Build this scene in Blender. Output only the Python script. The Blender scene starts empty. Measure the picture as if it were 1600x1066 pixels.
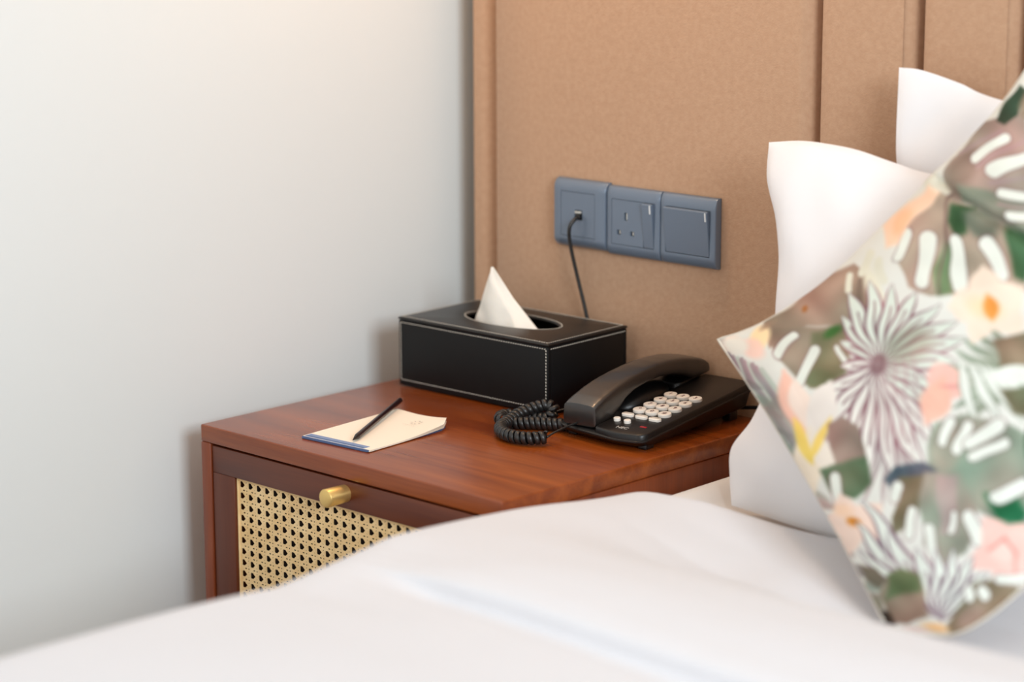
import bpy, bmesh, math, random
import numpy as np
from mathutils import Vector, Matrix, noise

random.seed(7)
SC = bpy.context.scene
COL = SC.collection
PI = math.pi

# ------------------------------------------------------------------ camera
CAM = Vector((2.2602, -2.3870, 0.7353))
YAW, PITCH, ROLL = -0.742827, 0.212957, -0.003089
cam_data = bpy.data.cameras.new('camera')
cam = bpy.data.objects.new('camera', cam_data)
COL.objects.link(cam)
cyw, syw, cpt, spt = math.cos(YAW), math.sin(YAW), math.cos(PITCH), math.sin(PITCH)
fwd = Vector((syw * cpt, cyw * cpt, -spt))
rgt = Vector((cyw, -syw, 0.0))
upv = rgt.cross(fwd)
r2 = math.cos(ROLL) * rgt + math.sin(ROLL) * upv
u2 = -math.sin(ROLL) * rgt + math.cos(ROLL) * upv
M = Matrix.Identity(4)
for i in range(3):
    M[i][0], M[i][1], M[i][2], M[i][3] = r2[i], u2[i], -fwd[i], CAM[i]
cam.matrix_world = M
cam_data.sensor_fit = 'HORIZONTAL'
cam_data.sensor_width = 36.0
cam_data.lens = 3852.1 / 1600 * 36.0
cam_data.clip_start = 0.05
cam_data.dof.use_dof = True
cam_data.dof.focus_distance = 2.93
cam_data.dof.aperture_fstop = 2.2
SC.camera = cam

# ------------------------------------------------------------------ light
world = bpy.data.worlds.new('world')
SC.world = world
world.use_nodes = True
world.node_tree.nodes['Background'].inputs[0].default_value = (1.0, 0.90, 0.80, 1)
world.node_tree.nodes['Background'].inputs[1].default_value = 0.42


def area(name, loc, target, sx, sy, power, color, spread=PI):
    l = bpy.data.lights.new(name, 'AREA')
    l.shape = 'RECTANGLE'
    l.size, l.size_y = sx, sy
    l.energy = power
    l.color = color
    l.spread = spread
    o = bpy.data.objects.new(name, l)
    COL.objects.link(o)
    o.location = loc
    d = Vector(target) - Vector(loc)
    o.rotation_euler = d.to_track_quat('-Z', 'Y').to_euler()
    return o


# tall window in the side wall beyond the bed, cool daylight
area('window_daylight', (3.3, -1.75, 1.25), (0.2, -0.45, 0.1), 1.0, 0.9, 56, (0.85, 0.94, 1.0))
# warm reading lamp hanging over the nightstand
area('bedside_lamp', (0.22, -0.20, 1.15), (0.30, -0.25, 0.0), 0.12, 0.12, 2.6, (1.0, 0.62, 0.34))
area('ceiling_bounce', (1.2, -1.6, 2.05), (1.2, -1.6, 0.0), 2.6, 3.0, 8, (1.0, 0.98, 0.96))
area('room_fill', (0.9, -4.6, 1.2), (0.6, -0.5, 0.1), 2.2, 1.6, 17, (0.90, 0.96, 1.0))  # added soft cool fill from behind the camera, source unseen

SC.view_settings.view_transform = 'Standard'
SC.view_settings.look = 'None'
SC.view_settings.gamma = 1.0
SC.view_settings.use_curve_mapping = False
SC.view_settings.exposure = 0.28


# ------------------------------------------------------------------ helpers
def lin(r, g, b):
    f = lambda c: (c / 255 / 12.92) if c / 255 <= 0.04045 else ((c / 255 + 0.055) / 1.055) ** 2.4
    return (f(r), f(g), f(b), 1.0)


def material(name, color, rough=0.6, metal=0.0, spec=0.5, coat=0.0, bump=None, mottled=None, sheen=0.0, sss=0.0):
    m = bpy.data.materials.new(name)
    m.use_nodes = True
    nt = m.node_tree
    b = nt.nodes['Principled BSDF']
    b.inputs['Base Color'].default_value = color
    b.inputs['Roughness'].default_value = rough
    b.inputs['Metallic'].default_value = metal
    b.inputs['Specular IOR Level'].default_value = spec
    b.inputs['Coat Weight'].default_value = coat
    b.inputs['Coat Roughness'].default_value = 0.15
    b.inputs['Sheen Weight'].default_value = sheen
    if sss:
        b.inputs['Subsurface Weight'].default_value = sss
        b.inputs['Subsurface Radius'].default_value = (0.01, 0.008, 0.006)
    tc = nt.nodes.new('ShaderNodeTexCoord')
    if mottled:
        scale, other, detail, stretch = mottled
        mp = nt.nodes.new('ShaderNodeMapping')
        mp.inputs['Scale'].default_value = stretch
        n = nt.nodes.new('ShaderNodeTexNoise')
        n.inputs['Scale'].default_value = scale
        n.inputs['Detail'].default_value = detail
        rp = nt.nodes.new('ShaderNodeValToRGB')
        rp.color_ramp.elements[0].position = 0.3
        rp.color_ramp.elements[1].position = 0.7
        rp.color_ramp.elements[0].color = color
        rp.color_ramp.elements[1].color = other
        nt.links.new(tc.outputs['Object'], mp.inputs[0])
        nt.links.new(mp.outputs[0], n.inputs['Vector'])
        nt.links.new(n.outputs['Fac'], rp.inputs[0])
        nt.links.new(rp.outputs[0], b.inputs['Base Color'])
    if bump:
        scale, strength, dist = bump
        n = nt.nodes.new('ShaderNodeTexNoise')
        n.inputs['Scale'].default_value = scale
        n.inputs['Detail'].default_value = 4
        bp = nt.nodes.new('ShaderNodeBump')
        bp.inputs['Strength'].default_value = strength
        bp.inputs['Distance'].default_value = dist
        nt.links.new(tc.outputs['Object'], n.inputs['Vector'])
        nt.links.new(n.outputs['Fac'], bp.inputs['Height'])
        nt.links.new(bp.outputs[0], b.inputs['Normal'])
    return m


def wood(name, c1, c2, rough, coat, axis='x'):
    m = material(name, c1, rough, coat=coat)
    nt = m.node_tree
    b = nt.nodes['Principled BSDF']
    tc = nt.nodes.new('ShaderNodeTexCoord')
    mp = nt.nodes.new('ShaderNodeMapping')
    mp.inputs['Scale'].default_value = {'x': (2.2, 22, 22), 'z': (22, 22, 2.2), 'y': (22, 2.2, 22)}[axis]
    n1 = nt.nodes.new('ShaderNodeTexNoise')
    n1.inputs['Scale'].default_value = 1.6
    n1.inputs['Detail'].default_value = 5
    n1.inputs['Distortion'].default_value = 0.6
    mp2 = nt.nodes.new('ShaderNodeMapping')
    mp2.inputs['Scale'].default_value = {'x': (8, 260, 260), 'z': (260, 260, 8), 'y': (260, 8, 260)}[axis]
    n2 = nt.nodes.new('ShaderNodeTexNoise')
    n2.inputs['Scale'].default_value = 1.5
    n2.inputs['Detail'].default_value = 3
    mix = nt.nodes.new('ShaderNodeMath')
    mix.operation = 'MULTIPLY_ADD'
    mix.inputs[1].default_value = 0.35
    rp = nt.nodes.new('ShaderNodeValToRGB')
    rp.color_ramp.elements[0].position = 0.42
    rp.color_ramp.elements[1].position = 0.92
    rp.color_ramp.elements[0].color = c1
    rp.color_ramp.elements[1].color = c2
    nt.links.new(tc.outputs['Object'], mp.inputs[0])
    nt.links.new(tc.outputs['Object'], mp2.inputs[0])
    nt.links.new(mp.outputs[0], n1.inputs['Vector'])
    nt.links.new(mp2.outputs[0], n2.inputs['Vector'])
    nt.links.new(n2.outputs['Fac'], mix.inputs[0])
    nt.links.new(n1.outputs['Fac'], mix.inputs[2])
    nt.links.new(mix.outputs[0], rp.inputs[0])
    nt.links.new(rp.outputs[0], b.inputs['Base Color'])
    return m


def link(name, me, mat=None, parent=None, loc=None, rot=None, smooth=False):
    o = bpy.data.objects.new(name, me)
    COL.objects.link(o)
    if mat:
        me.materials.append(mat)
    if parent:
        o.parent = parent
    if loc is not None:
        o.location = loc
    if rot is not None:
        o.rotation_euler = rot
    if smooth:
        for p in me.polygons:
            p.use_smooth = True
    return o


def mesh_from(name, verts, faces, mat=None, parent=None, smooth=True, loc=None, rot=None):
    me = bpy.data.meshes.new(name)
    me.from_pydata([tuple(v) for v in verts], [], faces)
    me.validate()
    me.update()
    o = link(name, me, mat, parent, loc, rot)
    if smooth:
        me.shade_smooth()
    return o


def bm_obj(name, bm, mat=None, parent=None, smooth=False, loc=None, rot=None, angle=None):
    bmesh.ops.recalc_face_normals(bm, faces=bm.faces)
    me = bpy.data.meshes.new(name)
    bm.to_mesh(me)
    bm.free()
    o = link(name, me, mat, parent, loc, rot)
    if smooth:
        me.shade_smooth()
        if angle:
            me.set_sharp_from_angle(angle=angle)
    return o


def box_into(bm, lo, hi, bevel=0.0, seg=2):
    t = bmesh.new()
    bmesh.ops.create_cube(t, size=1)
    for v in t.verts:
        v.co = Vector([lo[i] + (v.co[i] + 0.5) * (hi[i] - lo[i]) for i in range(3)])
    if bevel:
        bmesh.ops.bevel(t, geom=t.edges[:], offset=bevel, segments=seg, affect='EDGES', profile=0.5)
    me = bpy.data.meshes.new('t')
    t.to_mesh(me)
    t.free()
    bm.from_mesh(me)
    bpy.data.meshes.remove(me)


def box(name, lo, hi, mat, parent=None, bevel=0.0, seg=2, loc=None, rot=None):
    bm = bmesh.new()
    box_into(bm, lo, hi, bevel, seg)
    return bm_obj(name, bm, mat, parent, smooth=bevel > 0, loc=loc, rot=rot, angle=math.radians(50))


def empty(name, loc=(0, 0, 0), rotz=0.0):
    o = bpy.data.objects.new(name, None)
    o.empty_display_size = 0.05
    COL.objects.link(o)
    o.location = loc
    o.rotation_euler = (0, 0, rotz)
    return o


def tag(o, label, cat, group=None):
    o['label'] = label
    o['category'] = cat
    if group:
        o['group'] = group
    return o


def struct(o):
    o['kind'] = 'structure'
    return o


def prism(bm, outline, z0, z1, zf=None):
    """outline list of (x,y); z0,z1 heights; zf(x,y,z) maps height."""
    f = zf or (lambda x, y, z: z)
    lo = [bm.verts.new((x, y, f(x, y, z0))) for x, y in outline]
    hi = [bm.verts.new((x, y, f(x, y, z1))) for x, y in outline]
    n = len(outline)
    bm.faces.new(lo[::-1])
    bm.faces.new(hi)
    for i in range(n):
        bm.faces.new((lo[i], lo[(i + 1) % n], hi[(i + 1) % n], hi[i]))
    return lo, hi


def loft(name, rings, mat, parent=None, caps=True, closed=True, smooth=True, loc=None, rot=None, angle=None):
    verts, faces = [], []
    n = len(rings[0])
    for r in rings:
        verts += [tuple(p) for p in r]
    for i in range(len(rings) - 1):
        for j in range(n if closed else n - 1):
            a = i * n + j
            b = i * n + (j + 1) % n
            faces.append((a, b, b + n, a + n))
    if caps:
        faces.append(tuple(range(n))[::-1])
        faces.append(tuple((len(rings) - 1) * n + k for k in range(n)))
    bm = bmesh.new()
    vs = [bm.verts.new(v) for v in verts]
    for f in faces:
        bm.faces.new([vs[k] for k in f])
    return bm_obj(name, bm, mat, parent, smooth=smooth, loc=loc, rot=rot, angle=angle)


def rounded_outline(pts, radii, seg=6):
    out = []
    n = len(pts)
    for i in range(n):
        p0, p, p1 = Vector(pts[i - 1]), Vector(pts[i]), Vector(pts[(i + 1) % n])
        r = radii[i] if isinstance(radii, (list, tuple)) else radii
        if r <= 0:
            out.append((p.x, p.y))
            continue
        a, b = (p0 - p).normalized(), (p1 - p).normalized()
        ang = a.angle(b)
        t = r / math.tan(ang / 2)
        s, e = p + a * t, p + b * t
        c = p + (a + b).normalized() * (r / math.sin(ang / 2))
        a0 = math.atan2(s.y - c.y, s.x - c.x)
        a1 = math.atan2(e.y - c.y, e.x - c.x)
        d = (a1 - a0 + PI) % (2 * PI) - PI
        for k in range(seg + 1):
            q = a0 + d * k / seg
            out.append((c.x + r * math.cos(q), c.y + r * math.sin(q)))
    return out


def catmull(pts, n):
    pts = [Vector(p) for p in pts]
    P = [2 * pts[0] - pts[1]] + pts + [2 * pts[-1] - pts[-2]]
    L = [0.0]
    for i in range(1, len(pts)):
        L.append(L[-1] + (pts[i] - pts[i - 1]).length)
    out = []
    for k in range(n):
        s = L[-1] * k / (n - 1)
        i = 0
        while i < len(pts) - 2 and s > L[i + 1]:
            i += 1
        t = (s - L[i]) / (L[i + 1] - L[i])
        p0, p1, p2, p3 = P[i], P[i + 1], P[i + 2], P[i + 3]
        out.append(0.5 * ((2 * p1) + (-p0 + p2) * t + (2 * p0 - 5 * p1 + 4 * p2 - p3) * t * t + (-p0 + 3 * p1 - 3 * p2 + p3) * t ** 3))
    return out


def frames(path):
    T = []
    for i in range(len(path)):
        a, b = path[max(i - 1, 0)], path[min(i + 1, len(path) - 1)]
        T.append((b - a).normalized())
    up = Vector((0, 0, 1))
    if abs(T[0].dot(up)) > 0.9:
        up = Vector((1, 0, 0))
    N = [(up - T[0] * up.dot(T[0])).normalized()]
    for i in range(1, len(path)):
        n = N[-1] - T[i] * N[-1].dot(T[i])
        N.append(n.normalized())
    return T, N, [T[i].cross(N[i]) for i in range(len(path))]


def tube(name, pts, r, mat, parent=None, n=60, seg=10, radii=None):
    path = catmull(pts, n)
    T, N, B = frames(path)
    rings = []
    for i, p in enumerate(path):
        rr = r if radii is None else np.interp(i / (n - 1), radii[0], radii[1])
        rings.append([p + N[i] * math.cos(2 * PI * k / seg) * rr + B[i] * math.sin(2 * PI * k / seg) * rr for k in range(seg)])
    return loft(name, rings, mat, parent)


def text_mesh(name, s, size, mat, parent, mw, extrude=0.0002, align='CENTER'):
    c = bpy.data.curves.new('t', 'FONT')
    c.body = s
    c.size = size
    c.align_x = align
    c.align_y = 'CENTER'
    c.extrude = extrude
    t = bpy.data.objects.new('t', c)
    COL.objects.link(t)
    bpy.context.view_layer.update()
    me = bpy.data.meshes.new_from_object(t.evaluated_get(bpy.context.evaluated_depsgraph_get()))
    bpy.data.objects.remove(t)
    bpy.data.curves.remove(c)
    me.transform(mw)
    o = link(name, me, None, parent)
    me.materials.clear()
    me.materials.append(mat)
    return o


# ------------------------------------------------------------------ materials
M_wall = material('painted plaster', lin(230, 235, 235), 0.75, bump=(9, 0.12, 0.004), spec=0.2)
M_floor = wood('floor boards', lin(120, 84, 56), lin(150, 108, 74), 0.4, 0.1, 'y')
M_head = material('tan velour', lin(192, 155, 126), 0.85, sheen=0.2, spec=0.15,
                  mottled=(140, lin(184, 146, 117), 4, (1, 1, 1)), bump=(420, 0.35, 0.0012))
M_wood = wood('mahogany', lin(106, 40, 8), lin(154, 76, 25), 0.26, 0.15, 'x')
M_woodz = wood('mahogany upright', lin(104, 42, 15), lin(142, 68, 32), 0.34, 0.12, 'z')
M_woodx2 = wood('mahogany drawer', lin(80, 31, 12), lin(106, 48, 20), 0.4, 0.08, 'x')
M_woodz2 = wood('mahogany drawer upright', lin(84, 34, 13), lin(108, 50, 22), 0.4, 0.08, 'z')
M_dark = material('dark recess', lin(36, 14, 10), 0.8)
M_cane = material('rattan cane', lin(246, 216, 164), 0.5, mottled=(60, lin(236, 200, 142), 3, (1, 1, 1)))
M_brass = material('brushed brass', lin(240, 204, 130), 0.36, metal=0.8)
M_leather = material('black leatherette', lin(13, 13, 14), 0.5, bump=(900, 0.5, 0.0006), spec=0.25)
M_leather_top = material('black leatherette lid', lin(22, 20, 19), 0.36, bump=(900, 0.4, 0.0005), spec=0.45)
M_thread = material('cream thread', lin(222, 214, 200), 0.8)
M_tissue = material('tissue paper', lin(246, 240, 230), 0.9, spec=0.1, sss=0.15, bump=(90, 0.3, 0.002))
M_black = material('black plastic', lin(18, 16, 16), 0.34, spec=0.5, bump=(1500, 0.15, 0.0003))
M_handset = material('black satin handset', lin(26, 22, 20), 0.36, spec=0.9, coat=0.45, bump=(1500, 0.15, 0.0003))
M_key = material('ivory key', lin(240, 232, 222), 0.45)
M_ink = material('dark red ink', lin(96, 36, 36), 0.7)
M_red = material('red lens', lin(160, 16, 30), 0.3)
M_grey_ink = material('pale ink', lin(190, 182, 172), 0.7)
M_cord = material('black cord', lin(28, 26, 25), 0.38, spec=0.6)
M_plate = material('slate grey plastic', lin(112, 125, 142), 0.3, metal=0.25, spec=0.6)
M_plate_dark = material('dark slate edge', lin(38, 40, 46), 0.35)
M_slot = material('slot black', lin(14, 14, 16), 0.6)
M_chrome = material('bright contact', lin(220, 220, 215), 0.2, metal=1.0)
M_indicator = material('white indicator', lin(230, 232, 232), 0.4)
M_paper = material('cream paper', lin(252, 240, 222), 0.8, spec=0.2)
M_blue = material('blue binding', lin(84, 108, 150), 0.6)
M_blue2 = material('pale blue print', lin(132, 152, 190), 0.7)
M_print = material('grey print', lin(178, 170, 160), 0.8)
M_pencil = material('dark brown lacquer', lin(44, 22, 26), 0.3, spec=0.6)
M_pencil_tip = material('charred wood tip', lin(28, 20, 22), 0.5)
M_linen = material('white cotton', lin(221, 221, 225), 0.85, spec=0.15, sheen=0.1, bump=(7, 0.25, 0.01))
M_pillow = material('white pillowcase', lin(236, 235, 237), 0.85, spec=0.15, bump=(11, 0.3, 0.008))
M_sheet = material('white sheet', lin(230, 227, 224), 0.85, spec=0.15, bump=(9, 0.2, 0.006))
M_base = material('bed base fabric', lin(170, 150, 130), 0.9)

# ------------------------------------------------------------------ room
FLOOR = -0.55
struct(box('floor', (-0.30, -5.2, FLOOR - 0.05), (3.6, 0.15, FLOOR), M_floor))
struct(box('wall_left', (-0.23, -5.2, FLOOR), (-0.062, 0.25, 2.1), M_wall))
struct(box('wall_back', (-0.062, 0.127, FLOOR), (3.6, 0.25, 2.1), M_wall))

# ------------------------------------------------------------------ headboard
head = tag(empty('headboard', (0.0, 0.03, FLOOR)), 'tall tan upholstered headboard with vertical channel panels against the wall', 'headboard')
ZB, ZT = 0.02, 1.75   # local heights


def pad_panel(x0, x1, left_round=True):
    """padded board: face at local y=-0.03, sides roll back to y=-0.002"""
    r = 0.024 if left_round else 0.033
    prof = []
    K = 7
    d = 0.026
    if left_round:
        for k in range(K + 1):
            a = PI / 2 * k / K
            prof.append((x0 + 0.0008 + 0.007 * (1 - math.cos(a)), 0.024 - (d + 0.026) * math.sin(a)))
    else:
        prof = [(x0 + 0.0006, 0.0), (x0 + 0.0006, -0.002 - d)]
    w = (x1 - x0)
    for t in ((0.15, 0.3, 0.5, 0.7, 0.85) if left_round else ()):
        prof.append((x0 + w * t, -0.002 - d - 0.0022 * math.sin(PI * t)))
    for k in range(K + 1):
        a = PI / 2 * (1 - k / K)
        prof.append((x1 - 0.0035 - r * (1 - math.cos(a)), 0.0 + (0.024 if left_round else 0.012) - (d + (0.026 if left_round else 0.014)) * math.sin(a)))
    rings = []
    for z in np.linspace(ZB, ZT, 30):
        rings.append([(x, y + 0.0, z) for x, y in prof] + ([(x1 - 0.0035, 0.0245, z), (x0 + 0.0008, 0.0245, z)] if left_round else []))
    o = loft('panel', rings, M_head, head, angle=math.radians(60))
    return o


pad_panel(-0.0135, 0.0335, False).location.y = 0.012
xs = [0.0324, 0.5563, 0.6976, 0.8329]
while xs[-1] < 2.4:
    xs.append(xs[-1] + 0.139)
for a, b in zip(xs[:-1], xs[1:]):
    pad_panel(a, b)
box('backing_board', (-0.0125, 0.0245, 0.0), (xs[-1], 0.0965, ZT), M_dark, head)

# ------------------------------------------------------------------ nightstand
NX, NY, NA = 0.0, -0.4900, -0.018394
W, DEP, H = 0.5116, 0.4850, 0.55
ns = tag(empty('nightstand', (NX, NY, FLOOR), NA), 'reddish mahogany nightstand with a cane drawer front beside the bed', 'nightstand')


def N(x, y, z):          # nightstand coordinates (origin: top front left corner) -> empty's
    return (x, y, z + H)


box('top_panel', N(0, 0, -0.0215), N(W, DEP, 0), M_wood, ns, 0.0022, 3)
box('side_panel', N(0, 0.0, -H), N(0.0172, DEP, -0.0215), M_woodz, ns, 0.0015)
box('side_panel', N(W - 0.0172, 0.0, -H), N(W, DEP, -0.0215), M_woodz, ns, 0.0015)
box('back_panel', N(0.0172, DEP - 0.012, -H + 0.06), N(W - 0.0172, DEP, -0.0215), M_woodz2, ns)
box('bottom_panel', N(0.0172, 0.004, -H + 0.06), N(W - 0.0172, DEP - 0.012, -H + 0.078), M_wood, ns)
box('divider', N(0.0172, 0.02, -0.345), N(W - 0.0172, DEP - 0.012, -0.33), M_wood, ns)


def drawer(zt, zb):
    x0, x1 = 0.0195, W - 0.0195
    b = 0.0395
    y0, y1 = 0.002, 0.020
    dr = box('drawer', N(x0, y1, zb), N(x1, y1 + 0.006, zt), M_dark, ns)
    box('rail', N(x0, y0, zt - b + 0.006), N(x1, y1, zt), M_woodx2, dr, 0.001)
    box('rail', N(x0, y0, zb), N(x1, y1, zb + b), M_woodx2, dr, 0.001)
    box('stile', N(x0, y0, zb + b), N(x0 + b, y1, zt - b + 0.006), M_woodz2, dr, 0.001)
    box('stile', N(x1 - b, y0, zb + b), N(x1, y1, zt - b + 0.006), M_woodz2, dr, 0.001)
    # cane webbing woven from flat strands
    cx0, cx1, cz0, cz1 = x0 + b, x1 - b, zb + b, zt - b + 0.006
    P = 0.0152
    PZ = 0.0141
    yc = y0 + 0.006
    V, F = [], []

    def strand(a, c, w, off, th=0.00025):
        a, c = Vector(a), Vector(c)
        d = (c - a)
        L = d.length
        if L < 1e-4:
            return
        d /= L
        nrm = Vector((-d.y, d.x))
        steps = max(2, int(L / 0.0038))
        prev = None
        ph = random.random() * 6
        for i in range(steps + 1):
            p = a + d * (L * i / steps)
            yy = yc + off + 0.00010 * math.sin(ph + i * PI)
            base = len(V)
            for s, t in ((-1, 0), (1, 0), (1, 1), (-1, 1)):
                q = p + nrm * (s * w / 2)
                V.append(N(q.x, yy + (th if t else 0) + 0, q.y))
            if prev is not None:
                for k in range(4):
                    F.append((prev + k, prev + (k + 1) % 4, base + (k + 1) % 4, base + k))
            prev = base

    nx = int((cx1 - cx0) / P) + 1
    nz = int((cz1 - cz0) / PZ) + 1
    for i in range(nx + 1):
        for s in (-1, 1):
            x = cx0 + 0.001 + i * P + s * 0.00215
            if cx0 < x < cx1:
                strand((x, cz0), (x, cz1), 0.0027, 0.00012 * s)
    for j in range(nz + 1):
        for s in (-1, 1):
            z = cz1 - 0.001 - j * PZ + s * 0.0020
            if cz0 < z < cz1:
                strand((cx0, z), (cx1, z), 0.0026, -0.0002 + 0.0001 * s)
    # diagonals through the crossings
    for sgn in (-1, 1):
        for k in range(-nx - nz, nx + nz + 1):
            # line x = cx0+.001 + t*P ; z = cz1-.001 - (t*sgn + k)*PZ
            pts = []
            t0, t1 = 0.0, (cx1 - cx0) / P
            lo_, hi_ = 0.0, (cz1 - cz0) / PZ
            kk = k + 0.5
            a0, b0 = (lo_ - kk) * sgn, (hi_ - kk) * sgn
            ta, tb = max(t0, min(a0, b0)), min(t1, max(a0, b0))
            if tb - ta > 0.2:
                za = cz1 - 0.001 - (ta * sgn + kk) * PZ
                zb_ = cz1 - 0.001 - (tb * sgn + kk) * PZ
                strand((cx0 + ta * P, max(za, cz0)), (cx0 + tb * P, max(zb_, cz0)), 0.0026, -0.00045 - 0.0001 * sgn)
    me_o = mesh_from('cane_webbing', V, F, M_cane, dr, smooth=False)
    me_o['kind'] = 'stuff'
    # spline pressed round the panel's edge
    bm = bmesh.new()
    s = 0.0028
    box_into(bm, N(cx0, yc - 0.0024, cz1 - s), N(cx1, yc + 0.002, cz1), 0.0008, 1)
    box_into(bm, N(cx0, yc - 0.0024, cz0), N(cx1, yc + 0.002, cz0 + s), 0.0008, 1)
    box_into(bm, N(cx0, yc - 0.0024, cz0), N(cx0 + s, yc + 0.002, cz1), 0.0008, 1)
    box_into(bm, N(cx1 - s, yc - 0.0024, cz0), N(cx1, yc + 0.002, cz1), 0.0008, 1)
    bm_obj('cane_spline', bm, M_cane, dr)
    # knob: brass cylinder
    prof = [(0.0, 0.007), (0.0, 0.0104), (-0.0295, 0.0110), (-0.0306, 0.0105), (-0.0312, 0.0094), (-0.0312, 0.0001)]
    rings = []
    kx, kz = W / 2 + 0.002, zt - 0.0150
    for yy, r in prof:
        rings.append([N(kx + r * math.cos(2 * PI * k / 40), y0 + yy, kz + r * math.sin(2 * PI * k / 40)) for k in range(40)])
    kn = loft('knob', rings, M_brass, dr, angle=math.radians(35))
    kn['label'] = 'brass cylinder knob'
    return dr


drawer(-0.0240, -0.3280)
drawer(-0.3470, -0.4700)

# ------------------------------------------------------------------ tissue box
tb = tag(empty('tissue_box', (0.0357, -0.1814, 0.0005), 0.0071), 'black leatherette tissue box with cream stitching on the nightstand', 'tissue box')
BW, BD, BH = 0.2578, 0.1515, 0.0916
bm = bmesh.new()
t = 0.005
for lo, hi in (((0, 0, 0.001), (BW, t, BH - 0.0046)), ((0, BD - t, 0.001), (BW, BD, BH - 0.0046)),
               ((0, t, 0.001), (t, BD - t, BH - 0.0046)), ((BW - t, t, 0.001), (BW, BD - t, BH - 0.0046)), ((t, t, 0.001), (BW - t, BD - t, 0.003))):
    box_into(bm, lo, hi, 0.0009, 2)
bm_obj('body', bm, M_leather, tb, smooth=True, angle=math.radians(40))

# lid with oval opening
HC, HA, HB = (0.128, 0.079), 0.0735, 0.0345


def lid():
    n = 96
    rows = []
    def rect_pt(a, inset):
        c, s = math.cos(a), math.sin(a)
        hx0, hx1 = -HC[0] + inset - 0.0006, BW - HC[0] - inset + 0.0006
        hy0, hy1 = -HC[1] + inset - 0.0006, BD - HC[1] - inset + 0.0006
        k = min((hx1 / c if c > 1e-9 else hx0 / c if c < -1e-9 else 1e9), (hy1 / s if s > 1e-9 else hy0 / s if s < -1e-9 else 1e9))
        return HC[0] + c * k, HC[1] + s * k
    angs = [2 * PI * k / n for k in range(n)]
    for cx_, cy_ in ((0, 0), (BW, 0), (BW, BD), (0, BD)):
        angs.append(math.atan2(cy_ - HC[1], cx_ - HC[0]) % (2 * PI))
    angs = sorted(angs)
    def ring(f, z):
        return [(f(a)[0], f(a)[1], z) for a in angs]
    ell = lambda s: (lambda a: (HC[0] + (HA + s) * math.cos(a), HC[1] + (HB + s) * math.sin(a)))
    # ellipse parametrised by direction so spokes do not cross
    def elld(s):
        def f(a):
            A, B_ = HA + s, HB + s
            r = A * B_ / math.hypot(B_ * math.cos(a), A * math.sin(a))
            return HC[0] + r * math.cos(a), HC[1] + r * math.sin(a)
        return f
    rings = [ring(elld(0.001), BH - 0.0044), ring(elld(0.0), BH - 0.0036), ring(elld(0.0002), BH - 0.0012), ring(elld(0.0014), BH - 0.0001), ring(elld(0.003), BH),
             ring(lambda a: rect_pt(a, 0.0030), BH), ring(lambda a: rect_pt(a, 0.0008), BH - 0.0006), ring(lambda a: rect_pt(a, 0.0), BH - 0.0018),
             ring(lambda a: rect_pt(a, 0.0), BH - 0.0034), ring(lambda a: rect_pt(a, 0.0010), BH - 0.0040), ring(elld(0.001), BH - 0.0044)]
    return loft('lid', rings, M_leather_top, tb, caps=False, angle=math.radians(60))


lid()


def stitches(name, paths, parent, mat, length=0.0024, gap=0.0016, w=0.0010, normal=(0, 0, 1)):
    V, F = [], []
    for pts, nr in paths:
        nr = Vector(nr)
        for i in range(len(pts) - 1):
            a, b = Vector(pts[i]), Vector(pts[i + 1])
            L = (b - a).length
            n = max(1, int(round(L / (length + gap))))
            d = (b - a) / L
            s = nr.cross(d).normalized()
            for k in range(n):
                p = a + d * (L * (k + 0.5) / n)
                h = L / n * length / (length + gap) / 2
                sk = s * 0.00018
                q = [p - d * h - sk, p - s * w / 2, p + d * h + sk, p + s * w / 2]
                base = len(V)
                for z in (0.0, 0.0005):
                    for v in (p - d * h - s * w * 0.3 - sk, p - s * w / 2, p + d * h - s * w * 0.3 + sk, p + d * h + s * w * 0.3 + sk, p + s * w / 2, p - d * h + s * w * 0.3 - sk):
                        V.append(v + nr * (z if True else 0))
                F.append(tuple(base + 6 + k2 for k2 in range(6)))
                for k2 in range(6):
                    F.append((base + k2, base + (k2 + 1) % 6, base + 6 + (k2 + 1) % 6, base + 6 + k2))
    o = mesh_from(name, V, F, mat, parent, smooth=False)
    o['kind'] = 'stuff'
    return o


e = 0.0035
zt_, zb_ = BH - 0.0072, 0.0085
front = [(e, -0.0001, zb_), (BW - e, -0.0001, zb_), (BW - e, -0.0001, zt_), (e, -0.0001, zt_), (e, -0.0001, zb_)]
right = [(BW + 0.0001, e, zb_), (BW + 0.0001, BD - e, zb_), (BW + 0.0001, BD - e, zt_), (BW + 0.0001, e, zt_), (BW + 0.0001, e, zb_)]
right = [(BW + 0.0001, BD - e, zt_), (BW + 0.0001, e, zt_)], [(BW + 0.0001, e, zb_ - 0.004), (BW + 0.0001, BD - e, zb_ - 0.004)]
left = [(-0.0001, BD - e, zb_), (-0.0001, e, zb_), (-0.0001, e, zt_), (-0.0001, BD - e, zt_), (-0.0001, BD - e, zb_)]
topr = [(e, e, BH - 0.0001), (BW - e, e, BH - 0.0001), (BW - e, BD - e, BH - 0.0001), (e, BD - e, BH - 0.0001), (e, e, BH - 0.0001)]
oval = [(HC[0] + (HA + 0.0035) * math.cos(2 * PI * k / 120), HC[1] + (HB + 0.0035) * math.sin(2 * PI * k / 120), BH - 0.0001) for k in range(121)]
stitches('stitching', [(front, (0, -1, 0)), (right[0], (1, 0, 0)), (right[1], (1, 0, 0)), (left, (-1, 0, 0)), (topr, (0, 0, 1)), (oval, (0, 0, 1))], tb, M_thread)

# tissue standing out of the slot: one folded sheet
ti = tag(empty('tissue', (0.0357 + 0.0985, -0.105, 0.06), 0.0), 'white folded tissue sticking up from the slot of the black box', 'tissue')


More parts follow.
